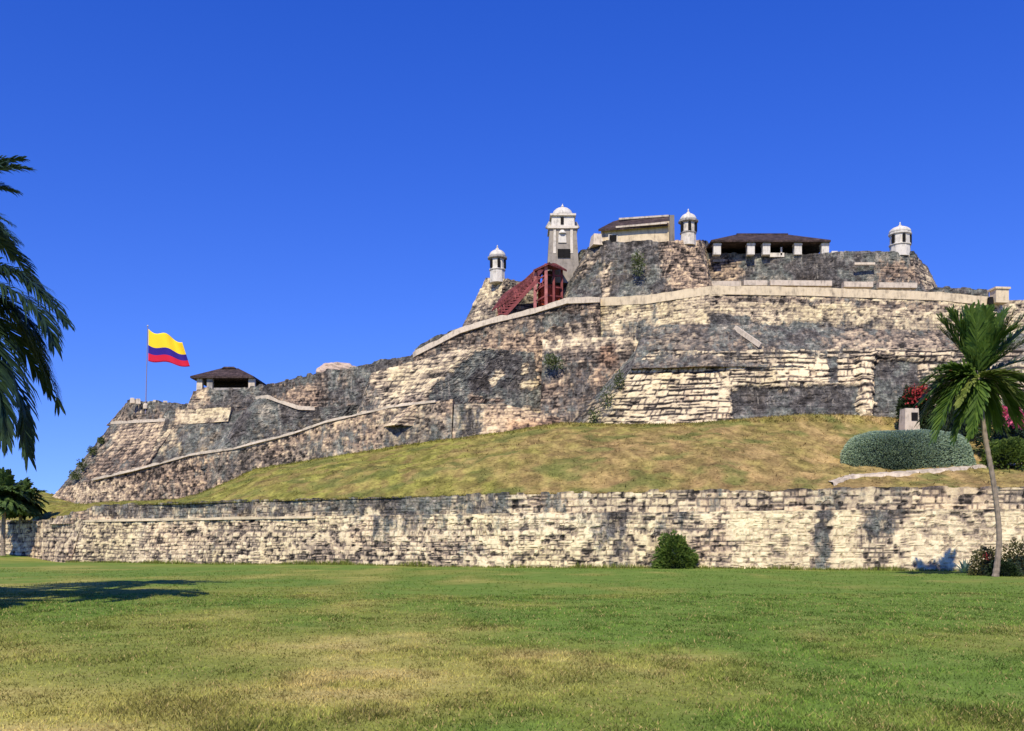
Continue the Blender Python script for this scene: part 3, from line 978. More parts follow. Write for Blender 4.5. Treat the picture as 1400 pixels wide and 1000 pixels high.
# brown broken face right of the middle bastion
W1 = fort('broken_wall', (800, 560, 108), 'broken brown and pink wall face left of the shade-darkened buttress edge'.replace('left of', 'beside'))
masonry('scarp', [(738, 594, 108.8, 742, 466, 112.9), (800, 590, 107.8, 800, 462, 112.0), (880, 575, 107.5, 894, 459, 110.8)], W1, res=0.18, h=0.45, w=0.75, tone=0.46, con=0.5, holes=0.08, rough=0.25, stain=0.40, hue=0.62, cap=7, seed=26, patches=[
    ([(735, 450), (900, 445), (900, 474), (740, 480)], -0.05, 0.22, 0.5, 5),
    ([(740, 488), (765, 488), (765, 515), (742, 520)], 0.85, -0.1, 0.32, 6),
    ([(776, 480), (860, 478), (870, 498), (780, 502)], 0.45, -0.1, 0.6, 7),
    ([(818, 474), (840, 472), (842, 496), (822, 498)], -0.2, 0.0, 1.0, 5),
    ([(745, 540), (790, 545), (780, 560), (742, 556)], 0.4, -0.1, 0.55, 5)])
# main platform wall
PL = fort('platform_wall', (975, 440, 108), 'tall pale stone wall of the upper platform, below the pavilion and the house')
masonry('scarp', [(806, 482, 114.4, 812, 409, 115.4), (880, 476, 110, 885, 405, 111.4), (966, 470, 107, 972, 392, 108.6), (1100, 474, 107.6, 1100, 394, 109.2), (1290, 486, 109, 1290, 401, 110.6), (1366, 486, 109.8, 1362, 409, 111.4), (1376, 486, 112, 1374, 410, 113.4), (1480, 490, 114, 1480, 414, 115), (1800, 510, 116, 1800, 440, 117)], PL,
        res=0.16, h=0.36, w=0.6, tone=0.72, con=0.36, holes=0.05, rough=0.10, stain=-0.02, hue=0.44, cap=12, seed=28, ext=2, drip=0.05, mort=0.3, patches=[
            ([(820, 440), (890, 438), (892, 462), (812, 466)], 0.72, 0, 0.38, 5),
            ([(836, 446), (848, 440), (850, 456), (838, 458)], -0.2, 0.4, 0.5, 3),
            ([(892, 402), (900, 402), (898, 445), (890, 445)], 0.8, 0, 0.45, 3),
            ([(970, 428), (1028, 432), (1030, 446), (968, 446)], 0.95, -0.2, 0.55, 3),
            ([(980, 405), (1150, 407), (1300, 418), (1300, 426), (1150, 415), (980, 410)], 0.50, -0.2, 0.66, 4),
            ([(1140, 425), (1290, 430), (1290, 470), (1140, 452)], 0.42, 0.0, 0.42, 9),
            ([(1030, 440), (1200, 443), (1200, 456), (1030, 450)], 0.75, -0.1, 0.35, 5)])
strip('coping', [(812, 408, 115.2), (885, 404.5, 111.2), (972, 391, 108.4), (1100, 393, 109), (1290, 400, 110.4), (1362, 408, 111.2)], 0.95, 1.2, PL, M['buff'], 0.10, 0.3, 0.10)
m = MB()
m.box(tuple(P(1366, 405, 110.9)), (1.5, 1.3, 1.75), 0.1)
m.box(tuple(P(1366, 396, 110.9)), (1.8, 1.6, 0.22), 0.1)
m.build('end_pier', M['buff'], PL)
m = MB()
m.box(tuple(P(1354, 411.5, 110.6)), (0.55, 0.5, 0.8), 0.05, 0.8)
m.build('drain_opening', M['dark'], PL)
# dark sloping glacis below the platform
GL = fort('glacis', (1050, 470, 104), 'grey brown sloping apron between the pale platform wall and the lower block face')
masonry('scarp', [(868, 488, 105.4, 880, 446, 109.2), (975, 484, 102.8, 977, 443, 106.4), (1100, 486, 103, 1100, 447, 106.6), (1290, 484, 104, 1290, 453, 107.4), (1480, 490, 105, 1480, 458, 108), (1800, 520, 106, 1800, 480, 109)], GL,
        res=0.18, h=0.3, w=0.5, tone=0.36, con=0.5, holes=0.04, rough=0.2, stain=0.55, hue=0.58, cap=3, seed=30, ext=1.5, warp=0.6, mort=0.15, drip=0.1, crest=0.1, patches=[
            ([(1140, 455), (1290, 458), (1290, 475), (1140, 478)], 0.28, 0.1, 0.55, 8)])
m = MB()
a, b = P(1005, 449, 105.9), P(1040, 474, 103.4)
m.beam(a + np.array([0, 0, 0.05]), b + np.array([0, 0, 0.1]), 0.3, 0.5)
m.build('drain_channel', M['coping'], GL)
# lower salient with coursed block face
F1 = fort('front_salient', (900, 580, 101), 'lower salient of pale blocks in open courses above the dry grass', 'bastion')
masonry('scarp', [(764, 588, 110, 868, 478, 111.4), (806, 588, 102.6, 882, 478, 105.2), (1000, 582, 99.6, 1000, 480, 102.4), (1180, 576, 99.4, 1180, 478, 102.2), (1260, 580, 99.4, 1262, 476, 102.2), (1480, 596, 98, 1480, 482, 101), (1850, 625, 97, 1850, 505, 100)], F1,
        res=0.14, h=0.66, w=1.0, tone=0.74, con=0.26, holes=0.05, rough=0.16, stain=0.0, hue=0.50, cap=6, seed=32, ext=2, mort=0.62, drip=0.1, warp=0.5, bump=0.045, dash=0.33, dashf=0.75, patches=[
            ([(740, 600), (845, 476), (892, 472), (860, 512), (812, 556), (786, 600)], 1.25, -0.3, 0.38, 4),  # left flank: its plane shading painted in dark, together with weathering
            ([(800, 555), (856, 520), (846, 590), (780, 590)], 0.48, -0.05, 0.28, 8),
            ([(890, 476), (1070, 474), (1070, 502), (900, 506)], 0.55, -0.12, 0.48, 7),
            ([(1000, 530), (1175, 526), (1176, 586), (1003, 586)], 1.0, -0.1, 0.42, 5, 0.35),
            ([(1064, 496), (1132, 494), (1134, 520), (1068, 524)], -0.15, 0.22, 0.58, 4),
            ([(1100, 474), (1300, 470), (1300, 488), (1100, 492)], 0.5, -0.1, 0.5, 6),
            ([(1132, 490), (1146, 490), (1146, 520), (1134, 524)], 0.9, -0.1, 0.5, 3),
            ([(1192, 492), (1262, 490), (1262, 580), (1192, 580)], 1.0, -0.12, 0.70, 5, 0.25),
            ([(1262, 480), (1480, 480), (1480, 600), (1262, 600)], 0.55, -0.1, 0.5, 10),
            ([(1172, 486), (1196, 486), (1192, 572), (1174, 572)], -0.25, 0.12, 0.55, 4, -0.45),
            ([(1190, 480), (1300, 480), (1300, 491), (1190, 492)], -0.2, 0.15, 0.52, 3, -0.3)])
# upper keep rock
K1 = fort('keep_scarp', (880, 400, 116), 'dark rocky upper scarp carrying the house and one white turret')
masonry('scarp', [(744, 430, 124, 786, 348, 126), (768, 424, 117.4, 806, 338, 120), (820, 420, 115.6, 826, 330, 118.2), (905, 412, 114.2, 908, 330, 116.8), (972, 402, 115.4, 957, 329, 118), (985, 400, 128, 968, 330, 127)], K1,
        res=0.18, h=0.5, w=0.7, tone=0.42, con=0.5, holes=0.08, rough=0.5, stain=0.86, hue=0.45, cap=16, seed=34, ext=1.5, warp=0.8, crest=0.15, drip=0.1, patches=[
            ([(898, 325), (962, 325), (980, 410), (912, 400)], 0.06, 0.05, 0.68, 10),
            ([(862, 345), (885, 340), (888, 385), (866, 390)], 0.8, -0.1, 0.25, 8),
            ([(823, 365), (836, 362), (836, 405), (825, 408)], 0.1, 0.2, 0.55, 5),
            ([(800, 345), (822, 340), (806, 370), (790, 385)], 0.35, 0.1, 0.5, 6)])
# wall under the pavilion and the far turret
K2 = fort('pavilion_wall', (1060, 390, 121), 'dark parapet wall in bays below the tile roofed pavilion')
masonry('scarp', [(962, 404, 122, 966, 346, 123), (1130, 404, 119.6, 1130, 347, 120.6), (1150, 404, 119.6, 1150, 343, 120.6), (1196, 406, 119.2, 1196, 343, 120.2), (1252, 408, 119.4, 1250, 344, 120.6), (1283, 406, 122, 1264, 362, 123), (1290, 406, 128, 1268, 364, 128)], K2,
        res=0.18, h=0.4, w=0.7, tone=0.44, con=0.5, holes=0.06, rough=0.22, stain=0.86, hue=0.56, cap=12, seed=36, ext=1, crest=0.12, drip=0.3, patches=[
            ([(966, 346), (1015, 350), (1015, 390), (966, 390)], 0.30, 0.05, 0.66, 7),
            ([(1195, 355), (1262, 365), (1270, 392), (1195, 392)], 0.40, 0.0, 0.72, 8),
            ([(1240, 346), (1262, 360), (1285, 395), (1270, 400)], 0.15, 0.1, 0.5, 5)])
for i, (x0, x1, yy) in enumerate(((972, 1012, 389), (1016, 1048, 388), (1052, 1136, 388), (1152, 1192, 390), (1200, 1252, 391))):
    m = MB()
    D = np.interp((x0 + x1) / 2, [962, 1130, 1250], [120.4, 118.2, 118.0])
    p0, p1 = P(x0, yy, D), P(x1, yy + (x1 - x0) * 0.01, D)
    m.beam(p0, p1, 0.9, 0.62)
    m.build('footing', M['shade_side2'], K2)
m = MB()
m.beam(P(1168, 361, 119.1), P(1196, 361, 119.0), 0.3, 0.28)
m.build('string_course', M['coping'], K2)
# dark low parapet at the far end
K3 = fort('end_parapet', (1320, 400, 113), 'thin dark parapet line at the low end of the platform beyond the far turret')
masonry('scarp', [(1276, 406, 114, 1278, 391, 114.2), (1352, 412, 114, 1352, 396.5, 114.2)], K3, res=0.18, tone=0.3, stain=0.8, cap=2, seed=38, ext=0.3)
# rock bastion under the first turret
K4 = fort('turret_bastion', (660, 430, 121), 'steep pale and black rock bastion carrying the turret beside the red stairs', 'bastion')
masonry('scarp', [(640, 470, 130, 668, 382, 130), (624, 462, 123.4, 664, 381, 125.6), (672, 456, 119.4, 690, 380, 121.8), (700, 450, 121.5, 706, 384, 123.4), (770, 440, 124, 764, 392, 125)], K4,
        res=0.18, h=0.45, w=0.6, tone=0.55, con=0.5, holes=0.08, rough=0.30, stain=0.36, hue=0.45, cap=10, seed=40, ext=1.5, warp=0.7, patches=[
            ([(650, 384), (694, 380), (688, 410), (650, 412)], -0.05, 0.12, 0.40, 6),
            ([(630, 415), (690, 412), (690, 445), (625, 455)], 0.60, -0.05, 0.45, 7),
            ([(652, 420), (662, 414), (652, 440), (644, 440)], -0.1, 0.25, 0.5, 4),
            ([(694, 380), (770, 390), (770, 440), (694, 445)], 0.55, -0.05, 0.5, 8)])


# ------------------------------------------------------------------ sentry turrets
def turret(px, ybase, ytop, D, wpx, label, kind, mat):
    s = D / FPX
    H = (ybase - ytop) * s
    r = wpx * s / 2
    base = P(px, ybase, D)
    base[2] -= 0.5
    t = empty('sentry_turret', tuple(base), label, 'turret', 'white sentry turrets on the ramparts')
    n = 10 if kind != 'wide' else 12
    rot = math.pi / n
    hb = H * 0.66 + 0.5
    m = MB()
    m.lathe(base, [(r * 1.02, 0), (r, hb * 0.35), (r * 0.98, hb)], n, rot)
    m.build('body', mat, t)
    m = MB()
    m.lathe(base + np.array([0, 0, hb * 0.50]), [(r * 1.0, 0), (r * 1.10, 0.06), (r * 1.10, 0.18), (r, 0.24)], n, rot)
    m.build('band', M['greystone'] if kind == 'band' else mat, t)
    over = 1.32 if kind != 'wide' else 1.14
    m = MB()
    m.lathe(base + np.array([0, 0, hb - 0.12]), [(r * 0.95, -0.05), (r * over, 0.12), (r * over, 0.30), (r * 1.0, 0.40)], n, rot)
    m.build('cornice', M['greystone'] if kind != 'wide' else mat, t)
    m = MB()
    hd = H * 0.24
    pr = [(r * 1.10 * math.cos(a), hd * math.sin(a) ** 0.9 if a > 0 else 0) for a in np.linspace(0, 1.38, 8)]
    m.lathe(base + np.array([0, 0, hb + 0.22]), pr, 14, rot)
    d = m.build('dome', M['white'], t, smooth=True)
    m = MB()
    zt = hb + 0.2 + hd
    m.lathe(base + np.array([0, 0, zt - 0.1]), [(0.10, 0), (0.24, 0.1), (0.24, 0.26), (0.07, 0.36), (0.10, 0.55), (0.02, 0.72)], 8)
    m.build('finial', M['white'], t)
    for ang in (-150, -90, -30):
        a = R(ang + (12 if kind == 'over' else 0))
        c = base + np.array([math.cos(a) * r * 0.965, math.sin(a) * r * 0.965, hb * 0.74])
        m = MB()
        m.box(tuple(c), (0.34, 0.34, 0.95), a + math.pi / 2)
        m.box(tuple(c + np.array([0, 0, 0.52])), (0.24, 0.34, 0.12), a + math.pi / 2)
        m.build('window', M['dark'], t)
    return t


turret(680, 382, 340, 122.4, 21, 'white sentry turret on the rock bastion beside the red stairs', 'over', M['white'])
turret(941, 331, 291, 118, 21, 'white sentry turret with two dark rings, between the house and the pavilion', 'band', M['plaster'])
turret(1230.5, 347, 309, 121.4, 27, 'broad white sentry turret standing alone past the pavilion', 'wide', M['white'])

# ------------------------------------------------------------------ bell tower
bt = P(769, 392, 123)
BT = empty('bell_tower', tuple(bt), 'grey two stage bell tower with pale domed top behind the red stairs', 'bell tower')
s = 123 / FPX
z = lambda py: EYE + (HZ - py) * s
m = MB()
hbz = z(317) - bt[2]
m.box((bt[0], bt[1], bt[2] + hbz / 2), (45 * s, 3.6, hbz), 0, 0.80)
m.build('lower_stage', M['tower'], BT)
for dx in (-15.5, 15.5):
    m = MB()
    m.box((bt[0] + dx * s * 0.74, bt[1] - 1.42, (z(352) + z(320)) / 2), (3.8 * s, 0.5, z(320) - z(352)), 0, 0.9)
    m.build('pilaster', M['plaster'], BT)
m = MB()
m.box((bt[0] - 0.1, bt[1] - 1.52, z(331)), (11 * s, 0.3, 13 * s), 0, 0.9)
m.lathe((bt[0] - 0.1, bt[1] - 1.52, z(325)), [(5.5 * s, 0), (4.5 * s, 0.2), (2.5 * s, 0.42)], 10)
m.build('plaster_panel', M['white'], BT)
m = MB()
m.box((bt[0] + 0.1, bt[1] - 1.66, z(352)), (17 * s, 0.3, 11 * s))
m.build('doorway', M['dark'], BT)
m = MB()
m.box((bt[0], bt[1], z(316.5)), (40 * s, 3.4, 0.3))
m.build('cornice', M['plaster'], BT)
m = MB()
m.box((bt[0], bt[1], (z(316) + z(299)) / 2), (32 * s, 2.5, z(299) - z(316)), 0, 0.94)
up = m.build('belfry', M['white'], BT)
m = MB()
m.box((bt[0] - 0.1, bt[1] - 1.24, z(306.5)), (4.2 * s, 0.16, 10 * s))
m.build('bell_opening', M['dark'], up)
for dx in (-1, 1):
    m = MB()
    m.beam((bt[0] + dx * 19 * s, bt[1], z(314)), (bt[0] + dx * 14.5 * s, bt[1], z(306)), 0.5, 0.9)
    m.build('scroll_buttress', M['plaster'] if dx < 0 else M['greystone'], BT)
m = MB()
m.box((bt[0], bt[1], z(298.5)), (35 * s, 2.9, 0.24))
m.build('cornice', M['plaster'], BT)
m = MB()
m.lathe((bt[0], bt[1], z(297.5)), [(15 * s, 0), (14.6 * s, 0.3), (12.5 * s, 0.7), (8.5 * s, 1.02), (3 * s, 1.18), (1.5 * s, 1.22)], 16)
m.build('dome', M['white'], BT, smooth=True)
m = MB()
m.lathe((bt[0], bt[1], z(284.5)), [(0.12, 0), (0.22, 0.15), (0.08, 0.3), (0.03, 0.5)], 8)
m.build('finial', M['white'], BT)

# ------------------------------------------------------------------ house on the keep
D = 119.6
s = D / FPX
HS = empty('guard_house', tuple(P(868, 333, D)), 'pale plastered house with low brown roof and one small window, on the dark rock', 'house')
hc = P(871, 333, D)
x0, x1 = (822 - 700) * s, (913 - 700) * s
z0 = EYE + (HZ - 338) * s
zl = EYE + (HZ - 313) * s
zr = EYE + (HZ - 307) * s
m = MB()
dp = 5.5
vs = [(x0, D, z0), (x1, D - 1.2, z0), (x1 + 0.4, D + dp, z0), (x0 + 0.4, D + dp, z0), (x0, D, zl), (x1, D - 1.2, zr), (x1 + 0.4, D + dp, zr + 0.9), (x0 + 0.4, D + dp, zl + 0.9)]
m.add(vs, [(3, 2, 1, 0), (4, 5, 6, 7), (0, 1, 5, 4), (1, 2, 6, 5), (2, 3, 7, 6), (3, 0, 4, 7)])
m.build('wall', M['buff'], HS)
m = MB()


def roof_pt(px, py, dd):
    return P(px, py, dd)


ra = [P(818, 313.5, D - 0.5), P(914, 306, D - 1.7), P(917, 294, D + 3.0), P(852, 299, D + 3.4), P(838, 303, D + 3.0)]
rb = [p - np.array([0, 0, 0.28]) for p in ra]
m.add(ra + rb, [(0, 1, 2, 3, 4), (9, 8, 7, 6, 5), (0, 5, 6, 1), (1, 6, 7, 2), (2, 7, 8, 3), (3, 8, 9, 4), (4, 9, 5, 0)])
m.build('roof', M['tile_dark'], HS)
m = MB()
m.beam(P(846, 300, D + 2.4), P(914, 295.5, D + 2.0), 0.3, 0.22)
m.beam(P(842, 311, D - 0.75), P(912, 305, D - 1.9), 0.2, 0.22)
m.build('roof_ridge', M['shade_side2'], HS)
m = MB()
dw = np.interp(838, [822, 913], [D, D - 1.2])
m.box(tuple(P(838, 327, dw - 0.02)), (9.5 * s, 0.12, 10.5 * s))
wf = m.build('window', M['dark'], HS)
m = MB()
c = P(838, 327, dw - 0.06)
for (ox, oz, sx_, sz_) in ((0, 5.8, 12.5, 1.2), (0, -5.8, 12.5, 1.2), (-5.6, 0, 1.2, 10.4), (5.6, 0, 1.2, 10.4)):
    m.box((c[0] + ox * s, c[1], c[2] + oz * s), (sx_ * s, 0.16, sz_ * s))
m.build('frame', M['plaster'], wf)
m = MB()
m.box(tuple(P(917, 316, D - 0.6)), (0.6, 2.2, 3.2), 0, 0.9)
m.build('end_buttress', M['shade_side'], HS)  # shadow side of the house, its shade put into a darker plaster
m = MB()
m.box(tuple(P(815, 330, D - 0.3)), (1.3, 2.0, 1.4), 0.2, 0.7)
m.build('low_wing', M['coping'], HS)


# ------------------------------------------------------------------ pavilions
def hip_roof(mb, cx, cy, z0, wx, wy, rx, ht, th=0.22):
    a = [(cx - wx / 2, cy - wy / 2, z0), (cx + wx / 2, cy - wy / 2, z0), (cx + wx / 2, cy + wy / 2, z0), (cx - wx / 2, cy + wy / 2, z0)]
    r = [(cx - rx / 2, cy, z0 + ht), (cx + rx / 2, cy, z0 + ht)]
    b = [(p[0], p[1], p[2] - th) for p in a]
    mb.add(a + r + b, [(0, 1, 5, 4), (1, 2, 5), (2, 3, 4, 5), (3, 0, 4), (9, 8, 7, 6), (0, 6, 7, 1), (1, 7, 8, 2), (2, 8, 9, 3), (3, 9, 6, 0)])


D = 121.5
s = D / FPX
PA = empty('tiled_pavilion', tuple(P(1052, 347, D)), 'long open pavilion with low dark tile roof on white square pillars', 'pavilion')
zf = EYE + (HZ - 352) * s
ze = EYE + (HZ - 332) * s
m = MB()
hip_roof(m, (1051 - 700) * s, D + 3.2, ze, 162 * s, 8.6, 74 * s, 2.0)
m.build('roof', M['tile_dark'], PA)
m = MB()
m.beam(((1015 - 700) * s, D + 3.2, ze + 2.02), ((1087 - 700) * s, D + 3.2, ze + 2.02), 0.3, 0.2)
m.build('ridge', M['tile_dark'], PA)
for px in (979, 1025, 1046, 1089, 1126):
    m = MB()
    m.box(((px - 700) * s, D - 0.3, (zf + ze) / 2), (10.0 * s, 0.8, ze - zf - 0.3))
    m.box(((px - 700) * s, D - 0.3, ze - 0.42), (11.4 * s, 0.95, 0.2))
    m.build('pillar', M['white'], PA)
for px in (985, 1030, 1080, 1120):
    m = MB()
    m.box(((px - 700) * s * 1.05, D + 6.6, (zf + ze) / 2), (0.5, 0.5, ze - zf - 0.3))
    m.build('rear_post', M['timber'], PA)
m = MB()
m.box(((1052 - 700) * s, D + 5.4, (zf + ze) / 2), (142 * s, 0.3, ze - zf - 0.1))
m.build('rear_wall', M['timber'], PA)
m = MB()
m.box(((1052 - 700) * s, D + 4.2, zf - 0.1), (150 * s, 6.4, 0.3))
m.build('floor_slab', M['greystone'], PA)
m = MB()
m.box((P(1062, 349, D - 0.1)), (20 * s, 0.2, 0.5))
m.box((P(1068, 344, D - 0.1)), (2.2 * s, 0.2, 1.0))
m.build('balustrade', M['plaster'], PA)
m = MB()
m.box((P(1140, 350, D - 0.3)), (10 * s, 0.8, 1.0), 0, 0.8)
m.build('low_wall', M['white'], PA)

D = 127.0
s = D / FPX
KI = empty('kiosk', tuple(P(306, 531, D)), 'small open kiosk with dark pyramid roof on stout piers, beside the flag', 'kiosk')
ze = EYE + (HZ - 516.0) * s
zf = EYE + (HZ - 536) * s
m = MB()
hip_roof(m, (306 - 700) * s, D + 2.6, ze, 86 * s, 7.0, 24 * s, 1.62, 0.25)
m.build('roof', M['tile_dark'], KI)
m = MB()
m.box(((306 - 700) * s, D + 2.6, ze + 1.65), (20 * s, 1.0, 0.25), 0, 0.7)
m.build('roof_cap', M['tile_dark'], KI)
for px, w_, lean in ((274, 8, 0.9), (288, 7.5, 1.0), (345, 9, 0.9)):
    m = MB()
    m.box(((px - 700) * s, D - 0.1, (zf + ze) / 2 - 0.05), (w_ * s, 0.7, ze - zf - 0.35), 0, lean)
    m.build('pier', M['coping'] if px != 288 else M['greystone'], KI)
m = MB()
m.box(((308 - 700) * s, D + 3.6, (zf + ze) / 2), (70 * s, 0.3, ze - zf - 0.3))
m.build('rear_wall', M['timber'], KI)
m = MB()
m.box(((313 - 700) * s, D + 0.1, zf + 0.15), (60 * s, 0.5, 0.7))
m.build('breast_wall', M['greystone'], KI)

# ------------------------------------------------------------------ flag and pole
D = 131.0
s = D / FPX
FP = empty('flagpole', tuple(P(199, 562, D)), 'thin upright flagpole on the end bastion', 'flagpole')
m = MB()
pb, pt = P(199, 566, D), P(202, 447, D)
m.tube([pb, pb * 0.5 + pt * 0.5, pt], [0.085, 0.065, 0.05], 8)
m.build('pole', M['pole'], FP)
m = MB()
m.lathe(pt, [(0.03, 0), (0.11, 0.08), (0.11, 0.16), (0.02, 0.24)], 8)
m.build('finial', M['white'], FP)
m = MB()
m.lathe(P(199, 556, D), [(0.35, -0.3), (0.35, 0.2), (0.2, 0.4)], 8)
m.build('base', M['coping'], FP)
nu, nv = 30, 18
Vf, uvs = [], []
for j in range(nv + 1):
    v_ = j / nv
    for i in range(nu + 1):
        u_ = i / nu
        top = np.array([203 + 46 * u_, 450 + 17 * u_ ** 1.0 + 3.0 * math.sin(u_ * 9.0)])
        bot = np.array([202.6 + 57 * u_, 493 + 8.5 * u_ + 1.6 * math.sin(u_ * 9.0 + 0.6)])
        q_ = bot * (1 - v_) + top * v_
        dd = D - 0.1 + 0.42 * math.sin(u_ * 8.5 + v_ * 1.4) * u_ ** 0.6
        Vf.append(P(q_[0], q_[1], dd))
        uvs.append((u_, v_))
Ff = grid_faces(nv + 1, nu + 1)
me = np_mesh('flag', np.array(Vf), Ff, smooth=True)
uvl = me.uv_layers.new(name='UVMap')
li = np.zeros(len(me.loops), np.int32)
me.loops.foreach_get('vertex_index', li)
uvl.data.foreach_set('uv', np.array(uvs, np.float32)[li].ravel())
o = link_mesh('flag', me, M['flag'])
md = o.modifiers.new('thickness', 'SOLIDIFY')
md.thickness = 0.02
tag(o, 'yellow, blue and red striped flag flying from the thin pole', 'flag')

# ------------------------------------------------------------------ red covered stairs
D = 119.0
s = D / FPX
RS = empty('covered_stairs', tuple(P(720, 425, D)), 'maroon covered stairs rising to a timber frame against the rock', 'stairs')


def slab(mb, pts, th):
    """pts: four corner points (quad) -> a slab th thick measured downwards"""
    lo = [p - np.array([0, 0, th]) for p in pts]
    mb.add(list(pts) + lo, [(0, 1, 2, 3), (7, 6, 5, 4), (0, 4, 5, 1), (1, 5, 6, 2), (2, 6, 7, 3), (3, 7, 4, 0)])


m = MB()
slab(m, [P(672, 424, D - 1.4), P(734, 384, D - 1.4), P(752, 358, D + 1.6), P(688, 402, D + 2.2)], 0.2)
m.build('roof', M['tile_red'], RS)
m = MB()
slab(m, [P(672, 441, D - 1.2), P(684, 436, D - 1.6), P(736, 379, D - 1.6), P(724, 379, D + 1.2)], 0.5)
m.build('stringer', M['redwood'], RS)
m = MB()
a0, a1, b0, b1 = P(680, 418, D - 1.2), P(733, 369, D - 1.2), P(684, 436, D - 1.5), P(734, 384, D - 1.5)
for f in np.linspace(0, 1, 15):
    m.beam(a0 * (1 - f) + a1 * f, b0 * (1 - f) + b1 * f, 0.26, 0.10)
m.beam(a0, a1, 0.14, 0.2)
m.beam(a0 * 0.5 + b0 * 0.5, a1 * 0.5 + b1 * 0.5, 0.14, 0.2)
m.build('side_boards', M['tile_red'], RS)
m = MB()
for i in range(16):
    f = i / 15
    c = P(678, 440, D - 0.6) * (1 - f) + P(735, 382, D - 0.4) * f
    m.box(tuple(c), (0.55, 2.2, 0.12))
m.build('treads', M['redwood'], RS)
for px, y0, y1, dd, mm in ((731.5, 426, 370, -1.4, 'redlight'), (746.5, 422, 361, -1.6, 'redlight'), (757, 418, 364, -0.3, 'redwood'), (768, 414, 368, 1.0, 'redwood'), (737, 424, 368, 1.4, 'redwood')):
    m = MB()
    m.beam(P(px, y0, D + dd), P(px, y1, D + dd), 0.36 if mm == 'redlight' else 0.28)
    m.build('post', M[mm], RS)
m = MB()
for (ax, ay, bx, by) in ((731, 372, 747, 362), (732, 384, 747, 376), (732, 398, 747, 388), (733, 400, 747, 377), (732, 386, 746, 390), (733, 412, 747, 404), (747, 376, 768, 378), (747, 392, 768, 394), (747, 404, 768, 406)):
    dd = -1.5 if bx < 760 else -0.5
    m.beam(P(ax, ay, D + dd), P(bx, by, D + dd + (0 if bx < 760 else 1.2)), 0.16)
m.build('braces', M['redwood'], RS)
m = MB()
slab(m, [P(729, 369, D - 2.0), P(750, 359, D - 2.2), P(775, 369, D + 1.0), P(758, 359, D + 2.6)], 0.25)
m.build('landing_roof', M['tile_red'], RS)
m = MB()
m.box(tuple(P(752, 404, D + 1.2)), (2.6, 0.2, 2.6), 0.5)
m.box(tuple(P(740, 406, D + 1.4)), (0.8, 0.2, 2.2), 0.2)
m.build('lower_screen', M['orange'], RS)
m = MB()
m.box(tuple(P(756, 385, D + 2.4)), (2.8, 0.2, 2.4), 0.4)
m.build('rear_screen', M['timber'], RS)

# ------------------------------------------------------------------ plants
def bez(a, b, c, n):
    t = np.linspace(0, 1, n)[:, None]
    return (1 - t) ** 2 * a + 2 * t * (1 - t) * b + t ** 2 * c


def frond_mesh(name, a, b, c, leaf_len, leaf_w, pairs, droop=0.5, rach=0.03, side=None, seed=0, spread=1.0, tipk=0.35):
    """one feather leaf: a curved midrib with two rows of drooping leaflets (three-point strips)"""
    rg = np.random.default_rng(seed)
    pts = bez(np.asarray(a, float), np.asarray(b, float), np.asarray(c, float), 40)
    mb = MB()
    rr = np.linspace(rach, rach * 0.25, 14)
    idx = np.linspace(0, 39, 14).astype(int)
    mb.tube([pts[i] for i in idx], list(rr), 5)
    tan = np.gradient(pts, axis=0)
    tan /= np.linalg.norm(tan, axis=1)[:, None]
    up = np.array([0, 0, 1.0])
    for i in range(pairs):
        f = 0.10 + 0.90 * (i + 0.5) / pairs
        k_ = f * 39
        i0 = int(min(k_, 38))
        p = pts[i0] * (1 - (k_ - i0)) + pts[i0 + 1] * (k_ - i0)
        t = tan[i0]
        sd = np.cross(t, up)
        nl = np.linalg.norm(sd)
        if nl < 0.25 and side is not None:
            sd = np.asarray(side, float)
        sd = sd / (np.linalg.norm(sd) + 1e-9)
        nn = np.cross(sd, t)
        prof = math.sin(math.pi * min(1, 0.18 + 0.82 * f)) ** 0.6 if f < 0.6 else (1 - (f - 0.6) / 0.4 * (1 - tipk))
        for sg in (-1, 1):
            L = leaf_len * prof * rg.uniform(0.8, 1.12)
            ang = (0.95 - 0.55 * f) * spread
            d0 = t * math.cos(ang) + sd * sg * math.sin(ang) + nn * 0.25 + rg.normal(0, 0.09, 3)
            d0 /= np.linalg.norm(d0)
            w = leaf_w * rg.uniform(0.8, 1.2)
            dr = droop * rg.uniform(0.6, 1.3)
            q0 = p
            q1 = p + d0 * L * 0.45 + np.array([0, 0, -dr * L * 0.10])
            q2 = p + d0 * L * 0.80 + np.array([0, 0, -dr * L * 0.38])
            q3 = p + d0 * L * 0.98 + np.array([0, 0, -dr * L * 0.72])
            wv = np.cross(d0, nn)
            wv /= np.linalg.norm(wv) + 1e-9
            mb.add([q0 - wv * w * 0.35, q0 + wv * w * 0.35, q1 + wv * w * 0.5, q1 - wv * w * 0.5, q2 + wv * w * 0.4, q2 - wv * w * 0.4, q3],
                   [(0, 1, 2, 3), (3, 2, 4, 5), (5, 4, 6)])
    return mb


def trunk_mb(pts, r0, r1, rings=60, flare=1.6):
    pts = [np.asarray(p, float) for p in pts]
    n = rings
    path, rad = [], []
    for i in range(n + 1):
        f = i / n
        k_ = f * (len(pts) - 1)
        i0 = int(min(k_, len(pts) - 2))
        w = k_ - i0
        pm, p0, p1, p2 = pts[max(i0 - 1, 0)], pts[i0], pts[i0 + 1], pts[min(i0 + 2, len(pts) - 1)]
        p = 0.5 * ((2 * p0) + (-pm + p1) * w + (2 * pm - 5 * p0 + 4 * p1 - p2) * w * w + (-pm + 3 * p0 - 3 * p1 + p2) * w ** 3)
        path.append(p)
        r = r0 + (r1 - r0) * f
        r *= 1 + (flare - 1) * math.exp(-f * 16)
        rad.append(r * (1.06 if i % 2 else 0.95))
    mb = MB()
    mb.tube(path, rad, 10)
    return mb


